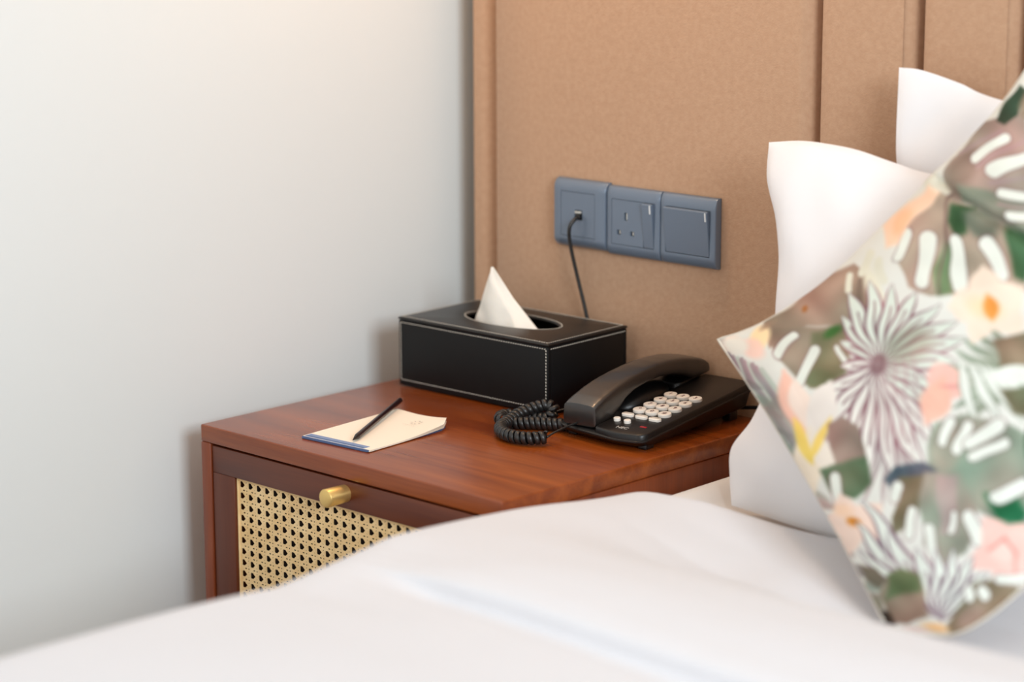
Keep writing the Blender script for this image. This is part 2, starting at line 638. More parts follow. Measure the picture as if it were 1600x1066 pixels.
def tissue():
    # outline in (x, z) from the sheet's foot; ridge line splits front fold and the turned right edge
    nu, nv = 26, 34
    V, F = [], []
    hgt = 0.098
    for side in (0, 1):
        base = len(V)
        for j in range(nv + 1):
            t = j / nv
            z = hgt * t
            # left boundary and right boundary at this height, converging at the tip
            tt = (z - 0.028) / 0.070
            xl = -0.036 + 0.0325 * max(0, min(1, tt)) ** 0.85 if tt > 0 else -0.036 + tt * 0.02
            xl = np.interp(z, [0, 0.022, 0.060, 0.098], [-0.046, -0.0365, -0.020, -0.0045])
            xr = np.interp(z, [0, 0.022, 0.060, 0.098], [0.090, 0.0665, 0.028, -0.0025])
            xm = np.interp(z, [0, 0.022, 0.055, 0.082, 0.098], [0.068, 0.050, 0.020, 0.000, -0.004])
            for i in range(nu + 1):
                s = i / nu
                x = xl + (xr - xl) * s
                sm = (xm - xl) / max(xr - xl, 1e-5)
                if s < sm:
                    q = s / max(sm, 1e-5)
                    y = -0.009 * math.sin(PI * q * 0.9) * (1 - t * 0.8) - 0.004 * q * (1 - t)
                else:
                    q = (s - sm) / max(1 - sm, 1e-5)
                    y = -0.0055 * (1 - t) * (1 - q) + 0.014 * q * (1 - t)
                wv = noise.noise(Vector((x * 45, z * 38, 1.3)))
                y += wv * 0.0045 * (1 - t) * (1.0 if s < sm else 0.3)
                V.append((x, y + side * 0.0012, z))
        for j in range(nv):
            for i in range(nu):
                a = base + j * (nu + 1) + i
                f = (a, a + 1, a + nu + 2, a + nu + 1)
                F.append(f if side == 0 else f[::-1])
    m = (nu + 1) * (nv + 1)
    for j in range(nv):
        a = j * (nu + 1)
        F.append((a, a + nu + 1, a + nu + 1 + m, a + m))
        b = a + nu
        F.append((b, b + m, b + nu + 1 + m, b + nu + 1))
    return mesh_from('sheet', V, F, M_tissue, ti)


tissue()

# ------------------------------------------------------------------ note pad + pencil
pad = tag(empty('notepad', (NX, NY, 0.0), NA), 'cream notepad with a blue bound edge on the nightstand', 'notepad')
PC = [(0.1440, 0.0375), (0.2532, 0.0455), (0.2422, 0.2016), (0.1290, 0.2100)]


def padpt(u, v):
    a = Vector(PC[0]).lerp(Vector(PC[1]), u)
    b = Vector(PC[3]).lerp(Vector(PC[2]), u)
    return a.lerp(b, v)


def padlayer(name, z0, z1, mat, v0=0.0, v1=1.0, curl=0.0, u0=0.0, u1=1.0, skew=0.0, round_corner=0.0):
    V, F = [], []
    nu, nv = 20, 26
    for s, z in ((0, z0), (1, z1)):
        for j in range(nv + 1):
            for i in range(nu + 1):
                u, v = u0 + (u1 - u0) * i / nu, v0 + (v1 - v0) * j / nv
                p = padpt(u, v)
                # rounded far right corner
                if round_corner:
                    du, dv = max(0, u - (1 - round_corner)), max(0, v - (1 - round_corner * 0.7))
                    q = du / round_corner * dv / (round_corner * 0.7)
                    p = padpt(u - 0.10 * q * round_corner / 0.25, v - 0.07 * q * round_corner / 0.25)
                c = curl * max(0, (u + v - 1.25)) ** 2
                V.append((p.x + skew * v, p.y, z + c))
    m = (nu + 1) * (nv + 1)
    for j in range(nv):
        for i in range(nu):
            a = j * (nu + 1) + i
            F.append((a + nu + 1, a + nu + 2, a + 1, a))
            F.append((a + m, a + m + 1, a + m + nu + 2, a + m + nu + 1))
    for j in range(nv):
        a = j * (nu + 1)
        F.append((a, a + nu + 1, a + nu + 1 + m, a + m))
        a += nu
        F.append((a, a + m, a + nu + 1 + m, a + nu + 1))
    for i in range(nu):
        F.append((i, i + m, i + 1 + m, i + 1))
        a = nv * (nu + 1) + i
        F.append((a, a + 1, a + 1 + m, a + m))
    return mesh_from(name, V, F, mat, pad, smooth=False)


padlayer('backing_card', 0.0003, 0.0011, M_blue, 0.0, 0.97, u1=0.97, round_corner=0.22)
for k in range(4):
    padlayer('sheet', 0.0011 + k * 0.0005, 0.0015 + k * 0.0005, M_paper, 0.002 + 0.003 * k, 1.0, curl=0.008 + 0.003 * k, skew=0.0006 * (k % 2), round_corner=0.22)
padlayer('binding_strip', 0.0011, 0.00325, M_blue, -0.004, 0.006, u0=0.01, u1=0.99)
o = padlayer('printed_band', 0.0030, 0.0033, M_blue2, 0.016, 0.085, u0=0.02, u1=0.90)
o['label'] = 'blue printed band along the near edge'
o = padlayer('printed_line', 0.0033, 0.0034, M_blue, 0.020, 0.040, u0=0.03, u1=0.88)
# small emblem: ring of petals with a line of print under it
V, F = [], []
ec = padpt(0.62, 0.80)
for k in range(7):
    a = k * 2 * PI / 7
    c = Vector((ec.x + 0.0052 * math.cos(a), ec.y + 0.0070 * math.sin(a)))
    base = len(V)
    for q in range(8):
        b = 2 * PI * q / 8
        lx, ly = 0.0021 * math.cos(b), 0.0007 * math.sin(b)
        V.append((c.x + lx * math.cos(a) - ly * math.sin(a), c.y + lx * math.sin(a) + ly * math.cos(a), 0.0046))
    F.append(tuple(range(base, base + 8)))
for k in range(6):
    x = ec.x - 0.009 + k * 0.0034
    y = ec.y - 0.014
    base = len(V)
    V += [(x, y, 0.0044), (x + 0.002, y, 0.0044), (x + 0.002, y + 0.0007, 0.0044), (x, y + 0.0007, 0.0044)]
    F.append((base, base + 1, base + 2, base + 3))
mesh_from('emblem', V, F, M_print, pad, smooth=False)


def nsw(x, y, z=0.0):    # nightstand top coordinates -> world
    c, s = math.cos(NA), math.sin(NA)
    return Vector((NX + x * c - y * s, NY + x * s + y * c, z))


pn0, pn1 = nsw(0.2145, 0.0550, 0.0068), nsw(0.1215, 0.2225, 0.0104)
pen = tag(empty('pencil', tuple(pn0)), 'thin dark brown pencil lying across the notepad', 'pencil')
d = (pn1 - pn0)
L = d.length
q = d.to_track_quat('Z', 'Y').to_euler()
pen.rotation_euler = q


def lathe(name, prof, mat, parent, seg=24, angle=math.radians(40)):
    rings = [[(r * math.cos(2 * PI * k / seg), r * math.sin(2 * PI * k / seg), z) for k in range(seg)] for z, r in prof]
    return loft(name, rings, mat, parent, angle=angle)


lathe('shaft', [(0.018, 0.0034), (0.019, 0.0035), (L - 0.0008, 0.0035), (L, 0.003)], M_pencil, pen, 12)
lathe('tip', [(0.0, 0.0003), (0.0035, 0.0009), (0.018, 0.0034), (0.0185, 0.0033)], M_pencil_tip, pen, 16)
lathe('cap', [(L - 0.0002, 0.0033), (L + 0.0008, 0.0030), (L + 0.0010, 0.001)], M_grey_ink, pen, 16)

# ------------------------------------------------------------------ telephone
PHX, PHY, PHA, SL, PZ0 = 0.4279, -0.1061, 0.0569, 0.1051, 0.0345
ph = tag(empty('telephone', (PHX, PHY, 0.0), PHA), 'black desk telephone with ivory keys and coiled cord on the nightstand', 'telephone')
KY = 1 / math.sqrt(1 + SL * SL)


def ptop(x, y, h=0.0):
    return (x, y, PZ0 + SL * y + h)


ZS = lambda x, y, z: PZ0 + SL * y + z
# lower shell spanning the whole footprint, undercut towards the table
full = rounded_outline([(-0.079, -0.126), (-0.030, -0.134), (0.020, -0.141), (0.058, -0.134), (0.060, 0.086), (0.052, 0.096), (-0.075, 0.096)],
                       [0.020, 0.05, 0.06, 0.016, 0.006, 0.006, 0.012], 6)


def scaled(outline, sx, sy, cx=-0.008, cy=-0.02):
    return [(cx + (x - cx) * sx, cy + (y - cy) * sy) for x, y in outline]


def slope_rings(spec):
    out = []
    for ol, h, mode in spec:
        out.append([(x, y, (ZS(x, y, h) if mode else max(h, 0.003) + max(0, y + 0.02) * 0.10)) for x, y in ol])
    return out


rings = slope_rings([(scaled(full, 0.90, 0.90), 0.0035, 0), (scaled(full, 0.95, 0.94), 0.006, 0), (scaled(full, 0.985, 0.985), -0.011, 1),
                     (full, -0.0095, 1), (scaled(full, 1.0, 1.0), -0.0078, 1), (scaled(full, 0.985, 0.988), -0.0068, 1)])
loft('base', rings, M_black, ph, angle=math.radians(45))
# raised keypad housing
kp = rounded_outline([(-0.017, -0.1325), (0.018, -0.1400), (0.0565, -0.1335), (0.0585, 0.085), (0.052, 0.094), (-0.017, 0.094)],
                     [0.008, 0.06, 0.014, 0.004, 0.004, 0.003], 6)
ks = lambda o, m: [(0.02 + (x - 0.02) * (1 - m / 0.038), -0.02 + (y + 0.02) * (1 - m / 0.11)) for x, y in o]
rings = slope_rings([(kp, -0.0085, 1), (kp, -0.0022, 1), (ks(kp, 0.0006), -0.0008, 1), (ks(kp, 0.0018), 0.0, 1)])
loft('keypad_housing', rings, M_black, ph, angle=math.radians(45))


def rest(name, x0, x1, y0, y1, h0, h1, r):
    ol = rounded_outline([(x0, y0), (x1, y0), (x1, y1), (x0, y1)], r, 5)
    cx_, cy_ = (x0 + x1) / 2, (y0 + y1) / 2
    sh = lambda m: [(cx_ + (x - cx_) * m, cy_ + (y - cy_) * m) for x, y in ol]
    loft(name, slope_rings([(ol, h0, 1), (ol, h1 - 0.002, 1), (sh(0.96), h1 - 0.0005, 1), (sh(0.9), h1, 1)]), M_black, ph, angle=math.radians(45))


rest('earpiece_cradle', -0.074, -0.0165, 0.040, 0.094, -0.008, 0.002, 0.01)
# domed saddle between the two handset wells
V, F = [], []
nu, nv = 24, 12
for j in range(nv + 1):
    a = PI / 2 * j / nv
    for i in range(nu):
        b = 2 * PI * i / nu
        x = -0.045 + 0.029 * math.cos(a) * math.cos(b)
        y = -0.004 + 0.050 * math.cos(a) * math.sin(b)
        V.append((x, y, ZS(x, y, -0.008 + 0.020 * math.sin(a))))
for j in range(nv):
    for i in range(nu):
        F.append((j * nu + i, j * nu + (i + 1) % nu, (j + 1) * nu + (i + 1) % nu, (j + 1) * nu + i))
mesh_from('saddle', V, F, M_black, ph)

# handset
ys = [-0.1265, -0.1262, -0.1225, -0.112, -0.095, -0.080, -0.068, -0.050, -0.025, 0.0, 0.022, 0.038, 0.050, 0.060, 0.075, 0.088, 0.0945, 0.0965]
tops = [0.0205, 0.0216, 0.0236, 0.0275, 0.0322, 0.0352, 0.0370, 0.0388, 0.0400, 0.0398, 0.0378, 0.0354, 0.0330, 0.0306, 0.0262, 0.0210, 0.0160, 0.012]
bots = [-0.0040, -0.0050, -0.0060, -0.0062, -0.0040, 0.0040, 0.0130, 0.0190, 0.0215, 0.0215, 0.0180, 0.0130, 0.0085, 0.0025, 0.0020, 0.0022, 0.003, 0.006]
wid = [0.0232, 0.0238, 0.0242, 0.0244, 0.0240, 0.0232, 0.0222, 0.0212, 0.0206, 0.0206, 0.0212, 0.0220, 0.0230, 0.0236, 0.0240, 0.0238, 0.0230, 0.0215]
yy = np.linspace(ys[0], ys[-1], 90)
yy = np.sort(np.concatenate([yy, [-0.1263, -0.1262, -0.1255, -0.1235, 0.0955]]))
rings = []
for y in yy:
    tp, bt, w = np.interp(y, ys, tops), np.interp(y, ys, bots), np.interp(y, ys, wid)
    cx_ = -0.0425 + 0.05 * (y + 0.12)
    cz, hh = (tp + bt) / 2, (tp - bt) / 2
    ring = []
    for k in range(44):
        a = 2 * PI * k / 44
        c, s = math.cos(a), math.sin(a)
        p = 2 / 7.0
        zz = abs(s) ** p * (1 if s > 0 else -1)
        xx = abs(c) ** p * (1 if c > 0 else -1)
        crown = 0.0012 * (1 - xx * xx) if s > 0 else 0
        ring.append((cx_ + w * xx * (1.0 - 0.03 * zz), y, ZS(0, y, cz + hh * zz + crown - (0.0012 if s > 0 else 0))))
    rings.append(ring)
hs = loft('handset', rings, M_handset, ph, angle=math.radians(40))
for y in (-0.100, 0.074):
    bm = bmesh.new()
    ol = [(-0.040 + 0.016 * math.cos(2 * PI * k / 24), y + 0.014 * math.sin(2 * PI * k / 24)) for k in range(24)]
    prism(bm, ol, -0.0085 if y < 0 else 0.0, -0.005 if y < 0 else 0.003, ZS)
    bm_obj('speaker_boss', bm, M_black, hs)

# keys
KA, KB = 0.0184, 0.0213 * KY
tilt = math.atan(SL)


def key_round(u, y, r, hgt, name='key', leg=None):
    bm = bmesh.new()
    sg = 28
    prof = [(0.0, r * 1.0), (hgt - 0.0008, r), (hgt - 0.0002, r * 0.95), (hgt, r * 0.86), (hgt - 0.0002, r * 0.5), (hgt - 0.0002, 0.0002)]
    rr = [[(rad * math.cos(2 * PI * k / sg), rad * 0.93 * math.sin(2 * PI * k / sg), z) for k in range(sg)] for z, rad in prof]
    o = loft(name, rr, M_key, ph, loc=ptop(u, y, -0.0004), rot=(tilt, 0, 0), angle=math.radians(50))
    if leg:
        text_mesh('numeral', leg, 0.0085, M_ink, o, Matrix.Translation((0, 0, hgt)), 0.0001)
    return o


legs = '123456789*0#'
for j in range(4):
    for i in range(3):
        key_round(i * KA, -j * KB, 0.0084, 0.0042, leg=legs[j * 3 + i])


def key_oblong(u, y, w, d_, hgt, leg=None):
    ol = rounded_outline([(-w, -d_), (w, -d_), (w, d_), (-w, d_)], d_ * 0.95, 6)
    sh = lambda m: [(x - math.copysign(m, x), yv - math.copysign(m, yv)) for x, yv in ol]
    rr = [[(x, yv, 0) for x, yv in ol], [(x, yv, hgt - 0.0006) for x, yv in ol], [(x, yv, hgt) for x, yv in sh(0.0006)]]
    return loft('key', rr, M_key, ph, loc=ptop(u, y, -0.0004), rot=(tilt, 0, 0), angle=math.radians(50))


for i in range(3):
    o = key_oblong(-0.0030 + i * 0.0198, -0.0828, 0.0083, 0.0041, 0.0036)
    o['label'] = 'oblong ivory key'
for u, y in ((-0.0045, -0.1025), (0.0118, -0.1040)):
    o = key_round(u, y, 0.0044, 0.0042)
    o['label'] = 'small round ivory key'
Rt = Matrix.Rotation(tilt, 4, 'X')
text_mesh('lettering', 'NEC', 0.0085, M_grey_ink, ph, Matrix.Translation(ptop(0.0170, -0.1215, 0.0001)) @ Rt)
box('indicator_lamp', (-0.0045, -0.0018, -0.0004), (0.0045, 0.0018, 0.0008), M_red, ph, 0.0006, loc=ptop(0.0385, -0.1085, 0), rot=(tilt, 0, 0))
# feet
for u, y, hh in ((0.047, -0.115, 0.006), (-0.062, -0.108, 0.006), (0.045, 0.062, 0.020), (-0.062, 0.062, 0.020)):
    box('foot', (u - 0.006, y - 0.008, 0.0004), (u + 0.006, y + 0.008, hh), M_black, ph, 0.001)

# coiled cord
def phl(x, y, z):   # world -> phone empty's coordinates
    dx, dy = x - PHX, y - PHY
    c, s = math.cos(PHA), math.sin(PHA)
    return Vector((dx * c + dy * s, -dx * s + dy * c, z))


cw = [(0.372, -0.262, 0.0100), (0.352, -0.277, 0.0092), (0.322, -0.283, 0.0092), (0.296, -0.268, 0.0092), (0.279, -0.238, 0.0095), (0.279, -0.204, 0.013),
      (0.289, -0.184, 0.0215), (0.303, -0.176, 0.0270), (0.3165, -0.181, 0.0235), (0.3120, -0.190, 0.0125), (0.296, -0.196, 0.0095), (0.272, -0.193, 0.0092), (0.255, -0.200, 0.0092),
      (0.262, -0.222, 0.0092), (0.284, -0.226, 0.0080), (0.310, -0.216, 0.0088), (0.340, -0.199, 0.0090), (0.360, -0.190, 0.0100)]
cw = [(0.3640, -0.2640, 0.0100), (0.3500, -0.2790, 0.0092), (0.3280, -0.2850, 0.0092), (0.3050, -0.2780, 0.0092), (0.2870, -0.2600, 0.0092), (0.2780, -0.2380, 0.0098),
      (0.2760, -0.2150, 0.0150), (0.2840, -0.1980, 0.0205), (0.2960, -0.1870, 0.0240), (0.3060, -0.1860, 0.0190), (0.3020, -0.1930, 0.0095), (0.2860, -0.1985, 0.0085), (0.2620, -0.2040, 0.0088),
      (0.2520, -0.2180, 0.0092), (0.2620, -0.2330, 0.0088), (0.2820, -0.2300, 0.0070), (0.3050, -0.2180, 0.0088), (0.3300, -0.2050, 0.0088), (0.3520, -0.1950, 0.0095)]
cw = [(a + 0.021, b - 0.021, c) for a, b, c in cw]
path = catmull([phl(*p) for p in cw], 1500)
T, Nn, Bb = frames(path)
ln = 0.0
rings = []
PITCH_C = 0.0070
RC = 0.0068
seg = 8
centers = []
for i, p in enumerate(path):
    if i:
        ln += (path[i] - path[i - 1]).length
    a = 2 * PI * ln / PITCH_C
    rad = Nn[i] * math.cos(a) + Bb[i] * math.sin(a)
    centers.append((p + rad * RC, rad, T[i]))
for i, (c, rad, t_) in enumerate(centers):
    a = centers[max(0, i - 1)][0]
    b = centers[min(len(centers) - 1, i + 1)][0]
    tg = (b - a).normalized()
    ax = tg.cross(rad).normalized()
    rings.append([c + rad * 0.0013 * math.cos(2 * PI * k / seg) + ax * 0.0032 * math.sin(2 * PI * k / seg) for k in range(seg)])
loft('coiled_cord', rings, M_cord, ph)
# straight tails of the cord
tube('cord_tail', [path[0], phl(0.3860, -0.2700, 0.014), phl(0.3880, -0.2450, 0.018), phl(0.388, -0.226, 0.018)], 0.0013, M_cord, ph, 24, 8)
tube('cord_tail', [path[-1], phl(0.380, -0.212, 0.012), phl(0.386, -0.206, 0.013)], 0.0013, M_cord, ph, 20, 8)
tube('cord_clip', [phl(0.392, -0.218, 0.014), phl(0.372, -0.232, 0.0135), phl(0.362, -0.222, 0.0135), phl(0.368, -0.204, 0.014), phl(0.384, -0.196, 0.014)], 0.0016, M_black, ph, 36, 8)

# ------------------------------------------------------------------ wall plates
PX, PZt, PP = 0.1548, 0.2646, 0.08844


def plate_body(parent, w=PP - 0.0008, h=0.0885, back=0.0, front=-0.0105):
    """face curves back at top and bottom"""
    prof = [(0.0, back), (0.0, -0.0035), (-0.0006, -0.0062), (-0.0035, -0.0088), (-0.0090, -0.0101), (-0.0150, front),
            (-h + 0.0150, front), (-h + 0.0090, -0.0100), (-h + 0.0040, -0.0080), (-h + 0.0008, -0.0052), (-h, -0.0025), (-h, back)]
    return prof


def insert_with_holes(name, xa, xb, za, zb, y, holes, mat, parent, depth=0.004):
    """flat panel of grid cells leaving real openings"""
    xs_ = sorted({xa, xb} | {h[0] for h in holes} | {h[1] for h in holes})
    zs_ = sorted({za, zb} | {h[2] for h in holes} | {h[3] for h in holes})
    bm = bmesh.new()
    for i in range(len(xs_) - 1):
        for j in range(len(zs_) - 1):
            mx, mz = (xs_[i] + xs_[i + 1]) / 2, (zs_[j] + zs_[j + 1]) / 2
            if any(h[0] < mx < h[1] and h[2] < mz < h[3] for h in holes):
                continue
            vs = [bm.verts.new((xs_[i + a], y, zs_[j + b])) for a, b in ((0, 0), (1, 0), (1, 1), (0, 1))]
            bm.faces.new(vs)
    bmesh.ops.remove_doubles(bm, verts=bm.verts, dist=1e-6)
    r = bmesh.ops.extrude_face_region(bm, geom=bm.faces[:])
    for v in r['geom']:
        if isinstance(v, bmesh.types.BMVert):
            v.co.y += depth
    return bm_obj(name, bm, mat, parent)


def socket_plate(name, label, idx, dz, proud, kind):
    w, h = PP - 0.0010, 0.0885
    e_ = tag(empty(name, (PX + idx * PP + 0.0005, 0.0030, PZt + dz - h)), label, 'wall socket' if kind != 'switch' else 'light switch')
    e_.location.y = -0.0035
    yo = 0.0035 - 0.0035
    f = -0.0085 - proud
    ww = w
    # frame as ring: curved profile top and bottom, with a square opening
    prof = [(0.0, 0.003), (0.0, -0.0025), (0.0012, -0.0046), (0.0040, -0.0064 - proud * .6), (0.0085, f + 0.0004), (0.0125, f)]
    ox0, ox1 = (0.0125, ww - 0.0170) if kind == 'data' else (0.0085, ww - 0.0085)
    oz0, oz1 = 0.0145, h - 0.0155
    bm = bmesh.new()
    zl = [(z, y) for z, y in prof] + [(oz0, f)]
    zl += [(oz1, f)] + [(h - z, y) for z, y in prof[::-1]]
    edge = 0.0018
    xl = [(0.0, 0.0028), (0.0005, 0.0008), (edge, 0.0), (ox0, 0.0), (ox1, 0.0), (ww - edge, 0.0), (ww - 0.0005, 0.0008), (ww, 0.0028)]
    grid = [[bm.verts.new((x, max(y, y + yy_), z)) for x, yy_ in xl] for z, y in zl]
    for j in range(len(zl) - 1):
        for i in range(len(xl) - 1):
            if abs(zl[j][0] - oz0) < 1e-6 and abs(zl[j + 1][0] - oz1) < 1e-6 and i == 3:
                continue
            bm.faces.new((grid[j][i], grid[j][i + 1], grid[j + 1][i + 1], grid[j + 1][i]))
    bnd = [e2 for e2 in bm.edges if e2.is_boundary]
    r = bmesh.ops.extrude_edge_only(bm, edges=bnd)
    for v in r['geom']:
        if isinstance(v, bmesh.types.BMVert):
            v.co.y = 0.003
    bm_obj('faceplate', bm, M_plate, e_, smooth=True, angle=math.radians(45))
    box('back_box', (0.001, 0.0022, 0.001), (ww - 0.001, 0.0036, h - 0.001), M_plate_dark, e_)
    g = 0.0006
    ix0, ix1, iz0, iz1 = ox0 + g, ox1 - g, oz0 + g, oz1 - g
    box('recess', (ox0 - 0.001, f + 0.0050, oz0 - 0.001), (ox1 + 0.001, f + 0.0058, oz1 + 0.001), M_slot, e_)
    if kind == 'data':
        cx_, cz_ = 0.0425, (iz0 + iz1) / 2 - 0.0005
        hl = [(cx_ - 0.0065, cx_ + 0.0065, cz_ - 0.0065, cz_ + 0.0065)]
        insert_with_holes('insert', ix0, ix1, iz0, iz1, f + 0.0002, hl, M_plate, e_)
        box('jack_flap', (cx_ - 0.0055, f - 0.0012, cz_ + 0.0022), (cx_ + 0.0055, f + 0.0026, cz_ + 0.0052), M_chrome, e_, 0.0004)
        box('jack_contact', (cx_ - 0.0045, f + 0.0015, cz_ - 0.0050), (cx_ - 0.0015, f + 0.0045, cz_ + 0.0010), M_chrome, e_)
        # plug in the jack
        box('plug_collar', (cx_ - 0.0022, f - 0.0030, cz_ - 0.0056), (cx_ + 0.0048, f + 0.0040, cz_ + 0.0012), M_black, e_, 0.0006)
    elif kind == 'power':
        hs_ = [(0.0295, 0.0345, 0.0465, 0.0565), (0.0175, 0.0240, 0.0275, 0.0335), (0.0395, 0.0460, 0.0275, 0.0335)]
        xr = ix1 - 0.0165
        insert_with_holes('insert', ix0, xr - 0.0006, iz0, iz1, f + 0.0002, hs_, M_plate, e_)
        for hx0, hx1, hz0, hz1 in hs_:
            box('pin_contact', ((hx0 + hx1) / 2 - 0.0006, f + 0.0022, hz0 + 0.0008), ((hx0 + hx1) / 2 + 0.0010, f + 0.0038, hz1 - 0.0008), M_chrome, e_)
        rocker(e_, xr, ix1, iz0, iz1, f, 0.0055)
    else:
        rocker(e_, ix0, ix1, iz0, iz1, f, 0.0060)
    return e_


def rocker(parent, x0, x1, z0, z1, f, out):
    """wedge key standing proud at its top edge"""
    bm = bmesh.new()
    pts = [(z0, f + 0.004), (z0, f + 0.0002), (z1 - 0.0012, f - out), (z1, f - out + 0.0012), (z1, f + 0.004)]
    a = [bm.verts.new((x0, y, z)) for z, y in pts]
    b = [bm.verts.new((x1, y, z)) for z, y in pts]
    bm.faces.new(a)
    bm.faces.new(b[::-1])
    for i in range(len(pts)):
        j = (i + 1) % len(pts)
        bm.faces.new((a[i], a[j], b[j], b[i]))
    bmesh.ops.bevel(bm, geom=bm.edges[:], offset=0.0005, segments=2, affect='EDGES')
    rk = bm_obj('rocker', bm, M_plate, parent, smooth=True, angle=math.radians(30))
    sl = (-out - 0.0002) / (z1 - z0)
    h2 = 0.0125
    V = []
    for z in (z1 - 0.0015, z1 - h2):
        y = f + 0.0002 + (z - z0) * sl - 0.0004
        V += [(x1 - 0.0042, y, z), (x1 - 0.0022, y, z), (x1 - 0.0022, y + 0.0006, z), (x1 - 0.0042, y + 0.0006, z)]
    mesh_from('indicator', V, [(0, 1, 5, 4), (1, 2, 6, 5), (3, 0, 4, 7), (0, 3, 2, 1), (4, 5, 6, 7), (2, 3, 7, 6)], M_indicator, rk, smooth=False)


socket_plate('phone_socket', 'slate grey phone socket with a black cord plugged in, on the headboard', 0, 0.0022, 0.0020, 'data')
socket_plate('power_socket', 'slate grey three-pin power socket with a narrow rocker, middle of the plates', 1, 0.0, 0.0, 'power')
socket_plate('light_switch', 'slate grey plate with one wide rocker, nearest the bed', 2, 0.0, 0.0, 'switch')

# line cord from jack down behind the tissue box to the phone
lc = tube('telephone_line', [(0.1985, -0.0140, 0.2195), (0.1990, -0.0240, 0.2160), (0.1965, -0.0300, 0.2060), (0.1955, -0.0270, 0.1850), (0.2010, -0.0200, 0.1450), (0.2110, -0.0150, 0.1000),
                             (0.2200, -0.0130, 0.0600), (0.2300, -0.0160, 0.0200), (0.2500, -0.0190, 0.0040), (0.3200, -0.0170, 0.0040), (0.4200, -0.0120, 0.0045), (0.5000, -0.0080, 0.0150),
                             (0.5080, -0.0130, 0.0260), (0.5000, -0.0180, 0.0290), (0.4900, -0.0160, 0.0290)], 0.0025, M_cord, None, 220, 8)
tag(lc, 'thin black cord running from the phone socket down behind the tissue box', 'cord')

# ------------------------------------------------------------------ bed
bed = tag(empty('bed', (1.33, -1.0, FLOOR)), 'white-sheeted bed beside the nightstand', 'bed')


def B(x, y, z):
    return (x - 1.33, y + 1.0, z - FLOOR)


MT = -0.010


def sstep(a, b, x):
    q_ = min(1, max(0, (x - a) / (b - a)))
    return q_ * q_ * (3 - 2 * q_)


def mtop(x, y):          # sheet level: it gives under the pillows' weight
    return MT - (0.039 * sstep(0.545, 0.628, x) + 0.012 * sstep(0.82, 0.94, x) * sstep(0.29, 0.40, -y)) * sstep(-0.72, -0.54, y)


rings = []
for y in [-0.012, -0.014, -0.022, -0.035] + list(np.linspace(-0.06, -2.0, 60)) + [-2.02, -2.04, -2.05]:
    e2 = min((-0.012 - y), (y + 2.05))
    sh = 0.05 * (1 - math.sqrt(max(0, 1 - (1 - min(1, e2 / 0.05)) ** 2)))
    rg = []
    x0, x1, zb2, r = 0.542 + sh * 0.6, 2.13 - sh * 0.6, -0.29 + sh * 0.5, 0.062
    for k in range(5):
        a = PI / 2 * k / 4
        rg.append((x0 + 0.03 * (1 - math.sin(a)), zb2 + 0.03 * (1 - math.cos(a))))
    for k in range(13):
        a = PI / 2 * k / 12
        xa = x0 + r * (1 - math.cos(a))
        rg.append((xa, mtop(xa, y) - sh - r * (1 - math.sin(a))))
    for x in np.linspace(0.64, 2.02, 50):
        rg.append((x, mtop(x, y) - sh + 0.003 * noise.noise(Vector((x * 5, y * 5, 0.1)))))
    for k in range(13):
        a = PI / 2 * (1 - k / 12)
        rg.append((x1 - r * (1 - math.cos(a)), mtop(1.0, y) - sh - r * (1 - math.sin(a))))
    for k in range(5):
        a = PI / 2 * (1 - k / 4)
        rg.append((x1 - 0.03 * (1 - math.sin(a)), zb2 + 0.03 * (1 - math.cos(a))))
    rings.append([B(px_, y, pz_) for px_, pz_ in rg])
loft('mattress', rings, M_sheet, bed)
box('bed_base', B(0.56, -2.0, -0.50), B(2.10, -0.012, -0.288), M_base, bed, 0.02, 3)
for x in (0.62, 2.04):
    for y in (-1.94, -0.08):
        box('leg', B(x - 0.03, y - 0.03, FLOOR), B(x + 0.03, y + 0.03, -0.49), M_dark, bed, 0.004)


